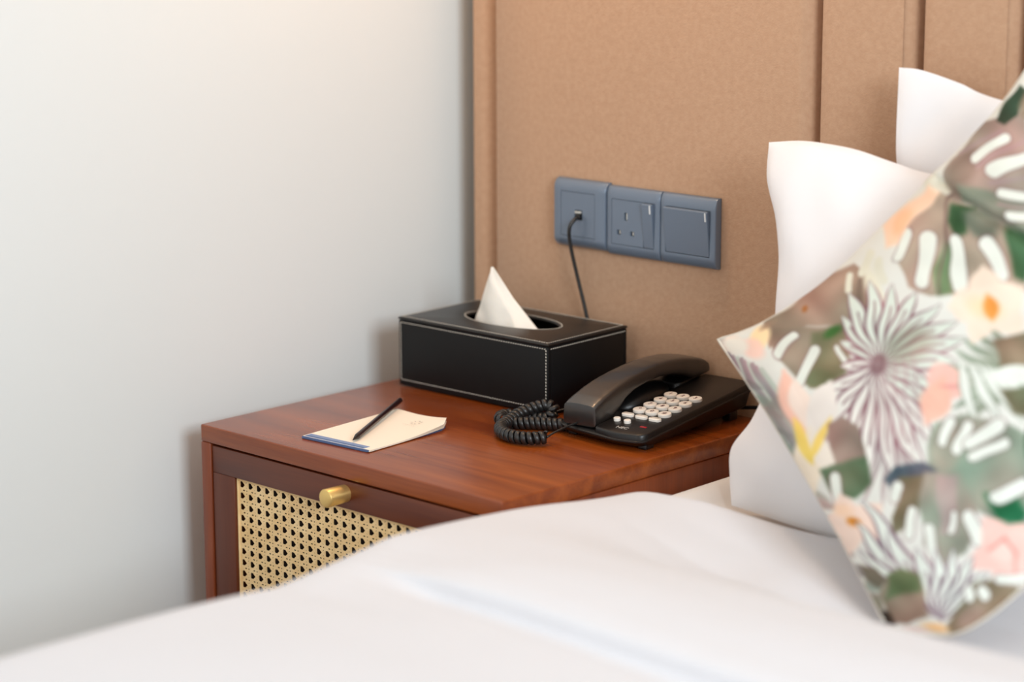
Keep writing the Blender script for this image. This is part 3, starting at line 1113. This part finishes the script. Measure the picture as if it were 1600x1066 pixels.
# duvet, top end folded back over itself
def duvet():
    XS = 0.527
    r = 0.075
    V, F = [], []
    # cross profile: (x, drop from top height)
    prof = []
    for k in range(14):
        z = -0.40 + (0.40 - r) * k / 14
        prof.append((XS + 0.006 * math.sin(k * 0.9), None, z))
    arcN = 14
    xsn = list(np.linspace(0.62, 2.14, 120))
    n_side = len(prof)
    # y stations
    ysn = [('h', k / 70) for k in range(70)] + [('f', -0.74 - 0.15 * k / 90) for k in range(90)] + [('b', k / 70) for k in range(71)]
    ye_x = [0.50, 0.56, 0.65, 0.80, 1.07, 1.25, 2.2]
    ye_y = [-0.370, -0.350, -0.300, -0.270, -0.265, -0.265, -0.265]
    zy = [-0.39, -0.48, -0.58, -0.68, -0.745, -0.782, -0.798, -0.808, -0.820, -0.840, -0.92, -0.98, -1.10, -1.22, -2.1]
    zz = [0.000, 0.0165, 0.0265, 0.033, 0.0365, 0.0360, 0.0300, 0.0150, 0.0080, 0.0150, 0.0205, 0.024, 0.026, 0.027, 0.020]
    rows = []
    for j, tj in enumerate(ysn):
        row = []
        cols = []
        for k in range(n_side):
            cols.append(('s', prof[k]))
        for k in range(arcN + 1):
            cols.append(('a', PI / 2 * k / arcN))
        for x in xsn:
            cols.append(('t', x))
        for kind, q in cols:
            if kind == 's':
                x = q[0]
            elif kind == 'a':
                x = XS + r * (1 - math.cos(q))
            else:
                x = q
            ye = np.interp(x, ye_x, ye_y)
            y = ye + (-0.74 - ye) * tj[1] if tj[0] == 'h' else tj[1] if tj[0] == 'f' else -0.89 - 1.20 * tj[1] ** 1.2
            dd = ye - y            # distance from the head end
            # smooth height
            ylook = y + 0.012 * math.sin(x * 5.5) + 0.05 * (x - 0.5) * (1 if y < -0.7 else max(0, (-y - 0.4) / 0.3))
            zt = sum(np.interp(ylook + o_, zy[::-1], zz[::-1]) for o_ in (-0.003, 0, 0.003)) / 3
            wide = sum(np.interp(ylook + o_, zy[::-1], zz[::-1]) for o_ in np.linspace(-0.07, 0.07, 9)) / 9
            shp = sstep(0.60, 0.74, x)
            zt = wide + (zt - wide) * shp * 0.8
            zt += 0.006 * noise.noise(Vector((x * 3.1, y * 2.0, 0.3)))
            # gentle swell towards the middle of the bed and folds running across it
            zt += 0.010 * (1 - math.exp(-max(0, x - 0.6) * 3)) * max(0, math.sin((y + 0.42) / -0.42 * PI)) * (1 if y > -0.84 else 0)
            zt += 0.0045 * noise.noise(Vector((x * 2.2 + 3, y * 9, 1.7))) * sstep(0.60, 0.8, x)
            zin = np.interp(y, [-0.80, -0.72, -0.66, -0.62, -0.58, -0.52, -0.46, -0.38, -0.30], [0.036, 0.036, 0.032, 0.023, 0.006, -0.020, -0.037 - 0.013 * sstep(0.82, 0.94, x), -0.036 - 0.012 * sstep(0.82, 0.94, x), -0.031])
            if y > -0.72:
                zt += (zin - zt) * sstep(0.575, 0.80, x) * sstep(-0.72, -0.66, y)
            zt = max(zt, mtop(x, y) + 0.0095)
            # rounded head end
            hr = 0.030
            if dd < hr:
                k2 = math.sqrt(max(0, 1 - ((hr - dd) / hr) ** 2))
                m0 = mtop(x, y) + 0.0125
                zt = m0 + (zt - m0) * k2
            if kind == 's':
                z = zt - r - (1 - (q[2] + 0.40) / (0.40 - r)) * (0.36 + zt - r)
                z = -0.36 + (zt - r + 0.36) * (prof.index(q) / n_side)
                x = x + 0.005 * noise.noise(Vector((y * 5, z * 4, 2.0)))
            elif kind == 'a':
                z = zt - r * (1 - math.sin(q))
            else:
                z = zt
            if kind != 's':
                yl = ylook + 0.002 * math.sin(x * 9)
                y += shp * -0.006 * math.exp(-((yl + 0.795) / 0.012) ** 2) + shp * 0.007 * math.exp(-((yl + 0.815) / 0.010) ** 2)
            row.append(len(V))
            V.append((x, y, z))
        rows.append(row)
    for j in range(len(rows) - 1):
        for i in range(len(rows[0]) - 1):
            F.append((rows[j][i], rows[j + 1][i], rows[j + 1][i + 1], rows[j][i + 1]))
    me_o = mesh_from('duvet', V, F, M_linen)
    tag(me_o, 'plump white duvet with its top end folded back, over the bed', 'duvet')
    sol = me_o.modifiers.new('thick', 'SOLIDIFY')
    sol.thickness = 0.0015
    sol.offset = -1
    return me_o


dv = duvet()
# flip check: normals should point up
me = dv.data
if me.polygons[len(me.polygons) // 2].normal.z < 0:
    me.flip_normals()


# ------------------------------------------------------------------ pillows
def coons(bottom, top, left, right, n):
    """edge curves as point lists; bottom/top run along u, left/right along v (v=0 bottom)."""
    b, t, l, r_ = [np.array([list(p) for p in catmull(c, n)]) for c in (bottom, top, left, right)]
    s = np.linspace(0, 1, n)
    u = s[None, :, None]
    v = s[:, None, None]
    P = (1 - v) * b[None] + v * t[None] + (1 - u) * l[:, None] + u * r_[:, None]
    P -= (1 - u) * (1 - v) * b[0] + u * (1 - v) * b[-1] + (1 - u) * v * t[0] + u * v * t[-1]
    return P


def pillow_mesh(P, nrm, thick, back_thick=None, p=2.4, q=0.55, wr=0.004, seed=0.0, wscale=5.0, crease=None):
    n = P.shape[0]
    s = np.linspace(-1, 1, n)
    U, Vv = np.meshgrid(s, s)
    prof = ((1 - np.abs(U) ** p) * (1 - np.abs(Vv) ** p)) ** q
    nrm = np.array(nrm, float)
    nrm /= np.linalg.norm(nrm)
    W_ = np.zeros((n, n))
    for j in range(n):
        for i in range(n):
            x, y, z = P[j, i]
            W_[j, i] = noise.noise(Vector((x * wscale + seed, y * wscale, z * wscale))) + 0.5 * noise.noise(Vector((x * wscale * 2.7 + seed, y * wscale * 2.7, z * wscale * 2.7)))
    edge = np.clip(prof * 3, 0, 1)
    F1 = P + nrm * ((thick * prof + wr * W_ * edge)[..., None])
    if crease is not None:
        F1 = F1 + nrm * (crease * edge)[..., None]
    bt = thick if back_thick is None else back_thick
    F2 = P - nrm * ((bt * prof + wr * 0.5 * W_ * edge)[..., None])
    V = np.concatenate([F1.reshape(-1, 3), F2.reshape(-1, 3)])
    idx = np.arange(n * n).reshape(n, n)
    a, b, c, d_ = idx[:-1, :-1].ravel(), idx[:-1, 1:].ravel(), idx[1:, 1:].ravel(), idx[1:, :-1].ravel()
    F = np.concatenate([np.stack([a, b, c, d_], 1), np.stack([d_, c, b, a], 1) + n * n])
    return V, F, F1


def build_mesh(name, V, F, mat, parent=None):
    me_ = bpy.data.meshes.new(name)
    me_.vertices.add(len(V))
    me_.vertices.foreach_set('co', V.ravel())
    me_.loops.add(F.size)
    me_.loops.foreach_set('vertex_index', F.ravel().astype(np.int32))
    me_.polygons.add(len(F))
    me_.polygons.foreach_set('loop_start', np.arange(0, F.size, 4, dtype=np.int32))
    me_.update(calc_edges=True)
    me_.validate()
    o_ = link(name, me_, mat, parent)
    me_.shade_smooth()
    return o_


def white_pillow(label, bottom, top, left, right, thick, seed, nrm=(0, -1, 0.18), back=None):
    P = coons(bottom, top, left, right, 110)
    V, F, _ = pillow_mesh(P, nrm, thick, back, wr=0.008, seed=seed, wscale=6.5)
    o_ = build_mesh('pillow', V, F, M_pillow)
    tag(o_, label, 'pillow', 'white bed pillows')
    # seam piping follows the four edges
    return o_


white_pillow('white pillow leaning in front, nearest the nightstand, behind the floral cushion',
             [(0.629, -0.245, -0.035), (0.80, -0.250, -0.045), (1.05, -0.250, -0.045), (1.27, -0.245, -0.035)],
             [(0.573, -0.112, 0.359), (0.6165, -0.112, 0.3645), (0.652, -0.112, 0.3645), (0.696, -0.112, 0.361), (0.747, -0.112, 0.351), (0.805, -0.112, 0.3425), (1.0, -0.112, 0.330), (1.15, -0.112, 0.340), (1.27, -0.112, 0.360)],
             [(0.629, -0.245, -0.035), (0.618, -0.235, -0.006), (0.612, -0.225, 0.025), (0.6314, -0.213, 0.0597), (0.641, -0.1995, 0.0993), (0.636, -0.181, 0.1543), (0.629, -0.169, 0.1887), (0.620, -0.153, 0.237), (0.604, -0.139, 0.278), (0.581, -0.1254, 0.3185), (0.573, -0.112, 0.359)],
             [(1.27, -0.245, -0.035), (1.24, -0.18, 0.17), (1.27, -0.112, 0.360)], 0.046, 1.7, back=0.036)
white_pillow('white pillow standing at the back against the headboard, its corner rising highest',
             [(0.700, -0.085, -0.035), (0.85, -0.085, -0.045), (1.20, -0.085, -0.045), (1.38, -0.085, -0.035)],
             [(0.706, -0.050, 0.449), (0.736, -0.050, 0.448), (0.786, -0.050, 0.437), (0.836, -0.050, 0.423), (1.0, -0.05, 0.40), (1.2, -0.05, 0.41), (1.38, -0.05, 0.445)],
             [(0.700, -0.085, -0.035), (0.735, -0.08, 0.15), (0.728, -0.070, 0.30), (0.716, -0.066, 0.356), (0.706, -0.050, 0.449)],
             [(1.38, -0.085, -0.035), (1.35, -0.07, 0.2), (1.38, -0.05, 0.445)], 0.030, 8.3, back=0.028)

# ------------------------------------------------------------------ floral cushion
CL = np.array([0.614, -0.255, 0.156])
CT = np.array([0.917, -0.120, 0.474]) - CL
CB = np.array([0.980, -0.454, -0.045]) - CL
cn = np.array([-0.171, -0.837, 0.519])


def cuv(a, b):
    return tuple(CL + a * CT + b * CB)


NC = 360
Pc = coons([cuv(*p) for p in ((0, 1), (0.071, 1.085), (0.143, 1.135), (0.29, 1.140), (0.50, 1.09), (0.8, 1.0), (1.02, 0.99))],
           [cuv(*p) for p in ((0, 0), (0.06, 0.035), (0.142, 0.066), (0.307, 0.096), (0.517, 0.088), (0.681, 0.078), (0.88, 0.040), (1.0, 0.0))],
           [cuv(*p) for p in ((0, 1), (0.004, 0.9), (0.012, 0.7), (0.014, 0.38), (0.010, 0.2), (0, 0))],
           [cuv(*p) for p in ((1.02, 0.99), (0.95, 0.8), (0.93, 0.5), (0.96, 0.2), (1.0, 0.0))], NC)
# print coordinates: homography of the cushion's plane, so the motifs keep the size of the cloth's print
HOM0 = [1071.74, 249.101, 3080.74, -1205.93, 893.374, 1456.78, -0.170332, -0.342743, 2.7456]
HOM = [1071.74, 249.101, 2938.99, -1205.93, 893.374, 1373.2, -0.170332, -0.342743, 2.71863]


def print_xy(P):
    rel = P - CL
    A = np.stack([CT, CB], 1)
    ab = rel.reshape(-1, 3) @ np.linalg.pinv(A).T
    n_ = P.shape[0]
    s_ = np.linspace(-1, 1, n_)
    U_, V_ = np.meshgrid(s_, s_)
    k_ = (((1 - np.abs(U_) ** 2.2) * (1 - np.abs(V_) ** 2.2)) ** 0.6 * 0.060 / 0.045).ravel()
    h = (1 - k_)[:, None, None] * np.array(HOM0).reshape(1, 3, 3) + k_[:, None, None] * np.array(HOM).reshape(1, 3, 3)
    q_ = np.einsum('nij,nj->ni', h, np.c_[ab, np.ones(len(ab))])
    return q_[:, 0] / q_[:, 2], q_[:, 1] / q_[:, 2]


X, Y = print_xy(Pc)
# faint pulled crease in the cloth near the upper corner
def seg_dist(X, Y, a, b):
    ax, ay = a
    bx, by = b
    dx, dy = bx - ax, by - ay
    t_ = np.clip(((X - ax) * dx + (Y - ay) * dy) / (dx * dx + dy * dy + 1e-9), 0, 1)
    return np.hypot(X - ax - t_ * dx, Y - ay - t_ * dy), t_


dcr = np.full(X.shape, 1e9)
for a, b in (((1470, 285), (1500, 312)), ((1500, 312), (1560, 345)), ((1560, 345), (1640, 395))):
    dcr = np.minimum(dcr, seg_dist(X, Y, a, b)[0])
crz = (-0.006 * np.exp(-(dcr / 7.0) ** 2) + 0.003 * np.exp(-((dcr - 16) / 12.0) ** 2)).reshape(NC, NC)
Vc, Fc, _ = pillow_mesh(Pc, cn, 0.060, 0.026, wr=0.0045, seed=4.4, wscale=6.0, p=2.2, q=0.6, crease=crz)


def paint(X, Y):
    rng = np.random.RandomState(3)
    # keep going past the seen part of the print
    far = X > 1620 + 18 * np.sin(Y / 40)
    X, Y = np.where(far, 3240 - X, X), np.where(far, 1130 - Y, Y)
    wob = lambda s, ph: np.sin(X / s + ph + 1.3 * np.sin(Y / (s * 1.3) + ph)) + np.sin(Y / (s * 0.8) + 2 * ph + np.sin(X / (s * 0.9)))
    Xw = X + 2.2 * wob(17, 0.4)
    Yw = Y + 2.2 * wob(19, 1.9)
    mott = 0.5 + 0.25 * wob(23, 0.7) + 0.12 * wob(9, 2.2)
    WA = wob(21, 3.1) * 0.5
    WB = wob(11, 0.9) * 0.4 + wob(31, 5.0) * 0.4
    C = np.tile(np.array([226, 228, 222], float), (len(X), 1))
    C -= (5 * mott)[:, None]

    def blend(mask, col, alpha=1.0):
        nonlocal C
        m = np.clip(mask, 0, 1)[:, None] * alpha
        c_ = np.array(col, float)
        dark = max(0.0, min(1.0, (205 - c_.mean()) / 60))
        wash = (WA[:, None] * np.array([14, 3, 4]) + WB[:, None] * np.array([13, 14, 13])) * dark
        C = C * (1 - m) + (c_ + wash) * m

    def ell(cx, cy, rx, ry, ang, col, a=1.0, soft=3.0):
        t_ = math.radians(ang)
        dx, dy = Xw - cx, Yw - cy
        u_ = (dx * math.cos(t_) + dy * math.sin(t_)) / rx
        v_ = (-dx * math.sin(t_) + dy * math.cos(t_)) / ry
        d_ = (1 - np.hypot(u_, v_)) * min(rx, ry)
        blend(d_ / soft + 0.5, col, a)

    def cap(a, b, w, col, al=1.0, soft=2.5, taper=None):
        d_, t_ = seg_dist(Xw, Yw, a, b)
        ww = w if taper is None else w * (taper[0] + (taper[1] - taper[0]) * t_)
        if tuple(col) == (226, 232, 224):
            blend((ww + 2.6 - d_) / 3.0 + 0.5, (134, 106, 108), 0.55)
        blend((ww - d_) / soft + 0.5, col, al)

    def petal(a, b, w, col, al=1.0, soft=2.5):
        d_, t_ = seg_dist(Xw, Yw, a, b)
        ww = w * np.sin(np.clip(t_, 0.02, 0.98) * PI) ** 0.6
        blend((ww - d_) / soft + 0.5, col, al)

    def poly(pts, col, al=1.0, soft=3.0):
        n = len(pts)
        inside = np.zeros(len(Xw), bool)
        d_ = np.full(len(Xw), 1e9)
        for i in range(n):
            (x0, y0), (x1, y1) = pts[i], pts[(i + 1) % n]
            d_ = np.minimum(d_, seg_dist(Xw, Yw, (x0, y0), (x1, y1))[0])
            cond = (y0 > Yw) != (y1 > Yw)
            xi = (x1 - x0) * (Yw - y0) / (y1 - y0 + 1e-9) + x0
            inside ^= cond & (Xw < xi)
        s_ = np.where(inside, d_, -d_)
        blend(s_ / soft + 0.5, col, al)

    TA, TD, GR, GD, GG = (158, 136, 120), (122, 104, 92), (104, 124, 96), (54, 90, 58), (130, 146, 130)
    MV, WH, MA, PK, PE, OR, YE = (170, 146, 146), (226, 232, 224), (150, 112, 120), (240, 190, 178), (246, 208, 180), (232, 150, 66), (238, 208, 104)
    OL, NV, BG = (112, 108, 84), (74, 84, 96), (58, 118, 86)

    # upper leaf above the crease
    poly([(1460, 310), (1490, 250), (1540, 190), (1640, 160), (1660, 400), (1560, 345), (1500, 312)], (168, 148, 138))
    ell(1508, 265, 34, 20, -60, TD, 0.7, 14)
    poly([(1500, 290), (1560, 300), (1640, 300), (1650, 400), (1560, 345), (1500, 312)], (128, 140, 124), 0.9, 10)
    for a, b, w in (((1525, 248), (1566, 216), 8), ((1552, 268), (1600, 246), 10), ((1560, 298), (1618, 306), 7), ((1580, 338), (1630, 338), 9)):
        cap(a, b, w, WH)
    for a, b in (((1500, 240), (1560, 205)), ((1530, 262), (1600, 215)), ((1545, 285), (1610, 275)), ((1560, 318), (1640, 322))):
        cap(a, b, 3, MV, 0.8)
    poly([(1555, 190), (1572, 158), (1592, 128), (1606, 140), (1592, 180), (1566, 196)], (66, 82, 66))
    ell(1612, 160, 18, 24, 20, (150, 126, 108), 0.9, 8)
    cap((1440, 262), (1470, 300), 12, (214, 214, 200), 1, 6)

    # big monstera under the crease
    poly([(1470, 298), (1500, 314), (1560, 347), (1640, 398), (1640, 470), (1570, 440), (1500, 462), (1450, 462), (1420, 450), (1404, 410), (1424, 350)], (172, 154, 138))
    poly([(1490, 318), (1520, 325), (1512, 362), (1492, 372), (1482, 345)], GD, 0.9, 8)
    ell(1536, 350, 30, 18, 30, (110, 124, 108), 0.9, 10)
    poly([(1566, 352), (1640, 380), (1640, 460), (1606, 440), (1586, 430), (1572, 395)], GD, 0.95, 8)
    poly([(1458, 420), (1474, 380), (1490, 380), (1492, 460), (1462, 462)], (104, 130, 92), 0.95, 8)
    for a, b, w in (((1451, 376), (1440, 440), 11), ((1492, 378), (1504, 450), 11), ((1541, 378), (1565, 428), 11), ((1422, 366), (1404, 400), 8)):
        cap(a, b, w, WH)
    cap((1484, 300), (1466, 460), 2.5, (120, 96, 90), 0.7)
    # upper left rim: peach blossom and brown leaf
    poly([(1380, 352), (1410, 330), (1452, 290), (1470, 300), (1430, 345), (1404, 378), (1380, 384)], PE, 1, 8)
    ell(1412, 350, 10, 20, 40, (242, 190, 150), 0.8, 8)
    poly([(1196, 506), (1230, 478), (1290, 438), (1330, 412), (1352, 424), (1362, 452), (1350, 495), (1326, 516), (1290, 508), (1262, 505), (1220, 540), (1206, 548)], TA, 1, 5)
    cap((1345, 440), (1335, 500), 5, TD, 0.8, 6)
    for a, b, w in (((1356, 395), (1345, 425), 7), ((1325, 432), (1326, 452), 5), ((1372, 405), (1384, 440), 8)):
        cap(a, b, w, (222, 222, 206))
    ell(1254, 482, 5, 4, 0, (150, 96, 50), 0.9, 4)
    ell(1366, 452, 13, 40, -14, (228, 226, 206), 0.9, 8)
    # leaf near the left corner
    poly([(1206, 520), (1262, 506), (1330, 514), (1326, 560), (1300, 604), (1270, 606), (1240, 584), (1214, 560)], (150, 132, 116), 1, 5)
    poly([(1268, 516), (1320, 512), (1328, 540), (1318, 585), (1292, 608), (1266, 604), (1256, 570)], (116, 116, 88), 1, 8)
    ell(1302, 520, 15, 8, -20, (58, 108, 50), 0.9, 8)
    ell(1280, 590, 22, 14, 0, (96, 112, 80), 0.6, 8)
    for a, b, w in (((1244, 524), (1216, 556), 5.5), ((1270, 547), (1250, 592), 8.5), ((1310, 545), (1322, 572), 4)):
        cap(a, b, w, WH)
    # corner blossom
    ell(1140, 536, 20, 16, 10, (238, 214, 200), 0.8, 10)
    ell(1128, 530, 7, 9, 0, (150, 140, 136), 0.5, 6)
    ell(1190, 530, 20, 17, -40, (246, 220, 176), 1, 8)
    ell(1176, 546, 22, 15, 30, (244, 206, 192), 0.9, 8)
    ell(1150, 540, 18, 14, 20, (230, 228, 218), 0.9, 8)
    ell(1202, 512, 12, 5, -30, (176, 144, 124), 0.8, 6)

    # striped fronds down the left rim
    for k in range(11):
        x0, y0 = 1122 + k * 7, 548 + k * 3
        x1, y1 = x0 + 78 + k * 3, y0 + 160 - k * 2
        cap((x0, y0), (x1, y1), 2.4 + (k % 3) * 0.8, ((158, 138, 144), (184, 194, 184), (140, 128, 132))[k % 3], 0.85)
    for k in range(16):
        y_ = 600 + k * 24 + 5 * math.sin(k * 2.1)
        x_ = 1166 + (y_ - 600) * 0.57
        petal((x_ - 6, y_ - 6), (x_ + 30 + 8 * math.sin(k), y_ + 10), 6 + 2 * math.sin(k * 1.7), ((128, 118, 118), (150, 156, 144), (164, 144, 138))[k % 3], 0.8, 5)
    # slender background fronds
    for k in range(12):
        a_ = 0.5 + 0.16 * k
        petal((1230, 610), (1230 + 150 * math.cos(a_), 610 + 150 * math.sin(a_)), 5, (150, 146, 140), 0.6)
    for k in range(10):
        a_ = 1.2 + 0.17 * k
        petal((1400, 640), (1400 + 160 * math.cos(a_), 640 + 150 * math.sin(a_)), 6, (158, 132, 136), 0.6)
    for k in range(9):
        a_ = 2.6 + 0.2 * k
        petal((1600, 600), (1600 + 120 * math.cos(a_), 600 + 120 * math.sin(a_)), 7, (124, 140, 118), 0.7)
    # palm star
    cx, cy = 1372, 568
    for ang, r_, w in ((-150, 62, 8), (-128, 90, 10), (-112, 118, 12), (-95, 128, 12), (-78, 120, 12), (-62, 124, 11), (-45, 130, 12), (-30, 138, 12), (-16, 142, 12), (-2, 120, 11),
                       (176, 60, 7), (150, 86, 10), (128, 110, 11), (110, 140, 12), (96, 170, 13), (82, 185, 13), (68, 180, 13), (54, 150, 12), (38, 120, 11), (22, 96, 10)):
        ex, ey = cx + r_ * math.cos(math.radians(ang)), cy + r_ * math.sin(math.radians(ang))
        sx_, sy_ = cx + 10 * math.cos(math.radians(ang)), cy + 10 * math.sin(math.radians(ang))
        petal((sx_, sy_), (ex, ey), w + 3.6, (140, 100, 110), 0.95)
        petal((sx_, sy_), (ex, ey), w - 0.8, (214, 224, 214) if ang < 40 else (228, 228, 222), 1)
        cap((sx_, sy_), (cx + 0.75 * r_ * math.cos(math.radians(ang)), cy + 0.75 * r_ * math.sin(math.radians(ang))), 1.6, (136, 100, 106), 0.85)
    ell(1420, 540, 40, 26, -20, (130, 134, 112), 0.45, 16)
    ell(cx, cy, 10, 12, 0, (110, 70, 76), 0.7, 10)
    # orange-hearted blossom upper right
    for ang in (-100, -30, 40, 110, 180):
        petal((1545, 478), (1545 + 62 * math.cos(math.radians(ang)), 478 + 58 * math.sin(math.radians(ang))), 24, (240, 222, 204), 0.95, 8)
    ell(1538, 482, 26, 16, 20, (244, 212, 176), 0.8, 14)
    petal((1540, 462), (1552, 500), 11, OR, 0.9, 7)
    # pink bud
    ell(1484, 596, 36, 24, 30, PK, 1, 7)
    petal((1450, 662), (1478, 590), 22, (240, 186, 166), 0.95, 8)
    petal((1468, 600), (1520, 606), 4, (222, 150, 146), 0.7)
    # right fronds
    for k in range(5):
        petal((1500 + k * 12, 560 + k * 4), (1528 + k * 34, 668 - k * 4), 9, (150, 160, 144), 0.85)
        petal((1500 + k * 12, 560 + k * 4), (1526 + k * 34, 664 - k * 4), 6.5, (226, 231, 224), 1)
    poly([(1550, 536), (1640, 500), (1640, 574), (1560, 574)], (128, 118, 96), 1, 6)
    petal((1535, 590), (1640, 578), 14, WH)
    poly([(1560, 606), (1640, 596), (1640, 660), (1580, 648)], OL, 1, 6)
    # yellow-hearted blossom at the left
    petal((1222, 578), (1262, 690), 17, (244, 196, 178), 1, 7)
    petal((1240, 590), (1262, 670), 15, (240, 222, 210), 1, 6)
    petal((1300, 600), (1268, 680), 26, (232, 226, 220), 1, 6)
    petal((1262, 670), (1262, 790), 24, (238, 226, 206), 1, 8)
    petal((1270, 670), (1305, 745), 18, (236, 228, 216), 1, 8)
    petal((1240, 655), (1270, 725), 9, YE, 0.95, 6)
    petal((1296, 655), (1266, 715), 8, YE, 0.9, 6)
    # taupe and green leaf beside it
    poly([(1292, 662), (1318, 652), (1342, 668), (1352, 700), (1356, 760), (1334, 776), (1300, 762), (1284, 742), (1306, 728), (1300, 690)], (150, 128, 118), 1, 5)
    poly([(1316, 728), (1352, 714), (1362, 756), (1340, 776), (1302, 770), (1282, 738), (1300, 732)], (84, 108, 80), 0.95, 7)
    cap((1305, 748), (1316, 790), 7, WH)
    # white petals centre
    for k in range(6):
        a0 = (1356 + k * 14, 560)
        b0 = (1366 + k * 16, 745 - abs(k - 2) * 18)
        cap(a0, b0, 1.7, (168, 142, 146), 0.55)
    # large green leaf lower centre
    poly([(1450, 700), (1462, 664), (1500, 648), (1560, 660), (1640, 690), (1640, 800), (1596, 832), (1560, 824), (1530, 800), (1480, 760), (1446, 735)], (140, 150, 134), 1, 6)
    ell(1480, 700, 26, 36, 10, (160, 150, 136), 0.8, 12)
    poly([(1540, 770), (1584, 762), (1606, 800), (1590, 822), (1556, 816)], (54, 112, 78), 1, 8)
    poly([(1382, 752), (1398, 732), (1440, 726), (1464, 736), (1440, 748), (1412, 752), (1396, 768)], NV, 0.9, 5)
    poly([(1404, 748), (1446, 742), (1444, 790), (1420, 824), (1394, 836), (1392, 810), (1408, 784)], (118, 114, 90), 1, 5)
    poly([(1440, 740), (1500, 740), (1530, 800), (1510, 860), (1470, 880), (1440, 850)], (150, 150, 136), 1, 6)
    poly([(1462, 742), (1496, 746), (1494, 836), (1466, 838)], (176, 156, 152), 0.9, 8)
    for a, b, w in (((1500, 700), (1512, 665), 9), ((1520, 690), (1560, 668), 11), ((1524, 716), (1572, 694), 8), ((1560, 776), (1598, 758), 10), ((1483, 660), (1474, 690), 7),
                    ((1404, 762), (1400, 778), 8), ((1430, 800), (1418, 836), 6), ((1448, 830), (1458, 868), 8), ((1488, 800), (1484, 830), 5), ((1514, 808), (1528, 840), 10)):
        cap(a, b, w, WH)
    # lower left blossom
    for ang in (-110, -40, 30, 100, 170):
        petal((1334, 818), (1334 + 52 * math.cos(math.radians(ang)), 818 + 48 * math.sin(math.radians(ang))), 18, (240, 216, 202), 0.95, 7)
    ell(1334, 819, 9, 8, 0, OR, 0.95, 6)
    ell(1320, 800, 16, 12, 0, (246, 206, 170), 0.6, 10)
    # lower right pink blossom
    for ang in (-120, -50, 20, 90, 160):
        petal((1568, 862), (1568 + 58 * math.cos(math.radians(ang)), 862 + 54 * math.sin(math.radians(ang))), 22, (242, 200, 190), 0.95, 8)
    ell(1566, 862, 20, 16, 0, (240, 216, 206), 0.9, 8)
    for a, b in (((1545, 858), (1570, 846)), ((1570, 846), (1592, 866)), ((1592, 866), (1584, 892))):
        cap(a, b, 3, (232, 150, 140), 0.8, 3)
    # second palm, fanning up from the foot
    fx, fy = 1468, 965
    for tx, ty, w in ((1350, 780, 10), (1338, 822, 10), (1345, 862, 9), (1388, 832, 10), (1430, 858, 11), (1462, 862, 11), (1492, 860, 11), (1522, 868, 10), (1540, 900, 9)):
        petal((fx, fy), (tx, ty), w + 4.2, (128, 104, 118), 0.95)
        petal((fx, fy), (tx, ty), w - 1.0, (222, 230, 222), 1)
        cap((fx, fy), ((fx + 2 * tx) / 3, (fy + 2 * ty) / 3), 1.6, (126, 100, 112), 0.85)
    # foot leaves
    poly([(1382, 900), (1404, 890), (1432, 898), (1446, 926), (1450, 962), (1420, 976), (1392, 966), (1372, 930)], (150, 132, 116), 1, 5)
    poly([(1384, 896), (1408, 888), (1434, 900), (1440, 925), (1410, 930), (1384, 940)], (92, 110, 74), 0.9, 9)
    ell(1386, 968, 16, 12, 40, (54, 48, 38), 0.9, 6)
    poly([(1342, 880), (1366, 884), (1382, 908), (1372, 922), (1350, 906)], (118, 106, 92), 1, 5)
    ell(1368, 945, 14, 10, 60, (136, 124, 104), 0.8, 6)
    poly([(1500, 946), (1520, 915), (1562, 906), (1600, 922), (1620, 950), (1560, 992), (1490, 1000), (1476, 975)], (134, 122, 100), 1, 6)
    ell(1520, 960, 24, 14, -30, (168, 146, 132), 0.8, 10)
    for a, b, w in (((1510, 926), (1514, 934), 8), ((1534, 926), (1542, 932), 8), ((1600, 900), (1560, 905), 8)):
        cap(a, b, w, WH)
    ell(1460, 980, 22, 8, 5, (244, 196, 140), 0.9, 6)
    ell(1420, 986, 30, 6, 8, (240, 214, 206), 0.9, 5)
    # watercolour granulation
    C *= (1 + 0.05 * (mott - 0.5))[:, None]
    C = np.clip(C, 0, 255) / 255
    return np.where(C <= 0.04045, C / 12.92, ((C + 0.055) / 1.055) ** 2.4)


cols = paint(X, Y)
M_floral = material('floral print cotton', (0.8, 0.8, 0.8, 1), 0.85, spec=0.15, bump=(300, 0.15, 0.001))
nt = M_floral.node_tree
at = nt.nodes.new('ShaderNodeAttribute')
at.attribute_name = 'print'
nt.links.new(at.outputs['Color'], nt.nodes['Principled BSDF'].inputs['Base Color'])
co = build_mesh('cushion', Vc, Fc, M_floral)
tag(co, 'square cushion printed with tropical leaves and blossoms, leaning on the white pillows', 'cushion')
attr = co.data.color_attributes.new('print', 'FLOAT_COLOR', 'POINT')
full_cols = np.ones((len(Vc), 4), np.float32)
full_cols[:NC * NC, :3] = cols
full_cols[NC * NC:, :3] = cols
attr.data.foreach_set('color', full_cols.ravel())
# piping along the cushion's seam
ring = [Vector(Pc[0, i]) for i in range(0, NC, 6)] + [Vector(Pc[j, NC - 1]) for j in range(0, NC, 6)] + [Vector(Pc[NC - 1, i]) for i in range(NC - 1, 0, -6)] + [Vector(Pc[j, 0]) for j in range(NC - 1, 0, -6)]
T_, N_, B_ = frames(ring)
rr = [[p + N_[i] * 0.0018 * math.cos(2 * PI * k / 6) + B_[i] * 0.0018 * math.sin(2 * PI * k / 6) for k in range(6)] for i, p in enumerate(ring)]
M_pipe = material('seam cloth', lin(214, 208, 196), 0.9)
loft('seam', rr, M_pipe, co)
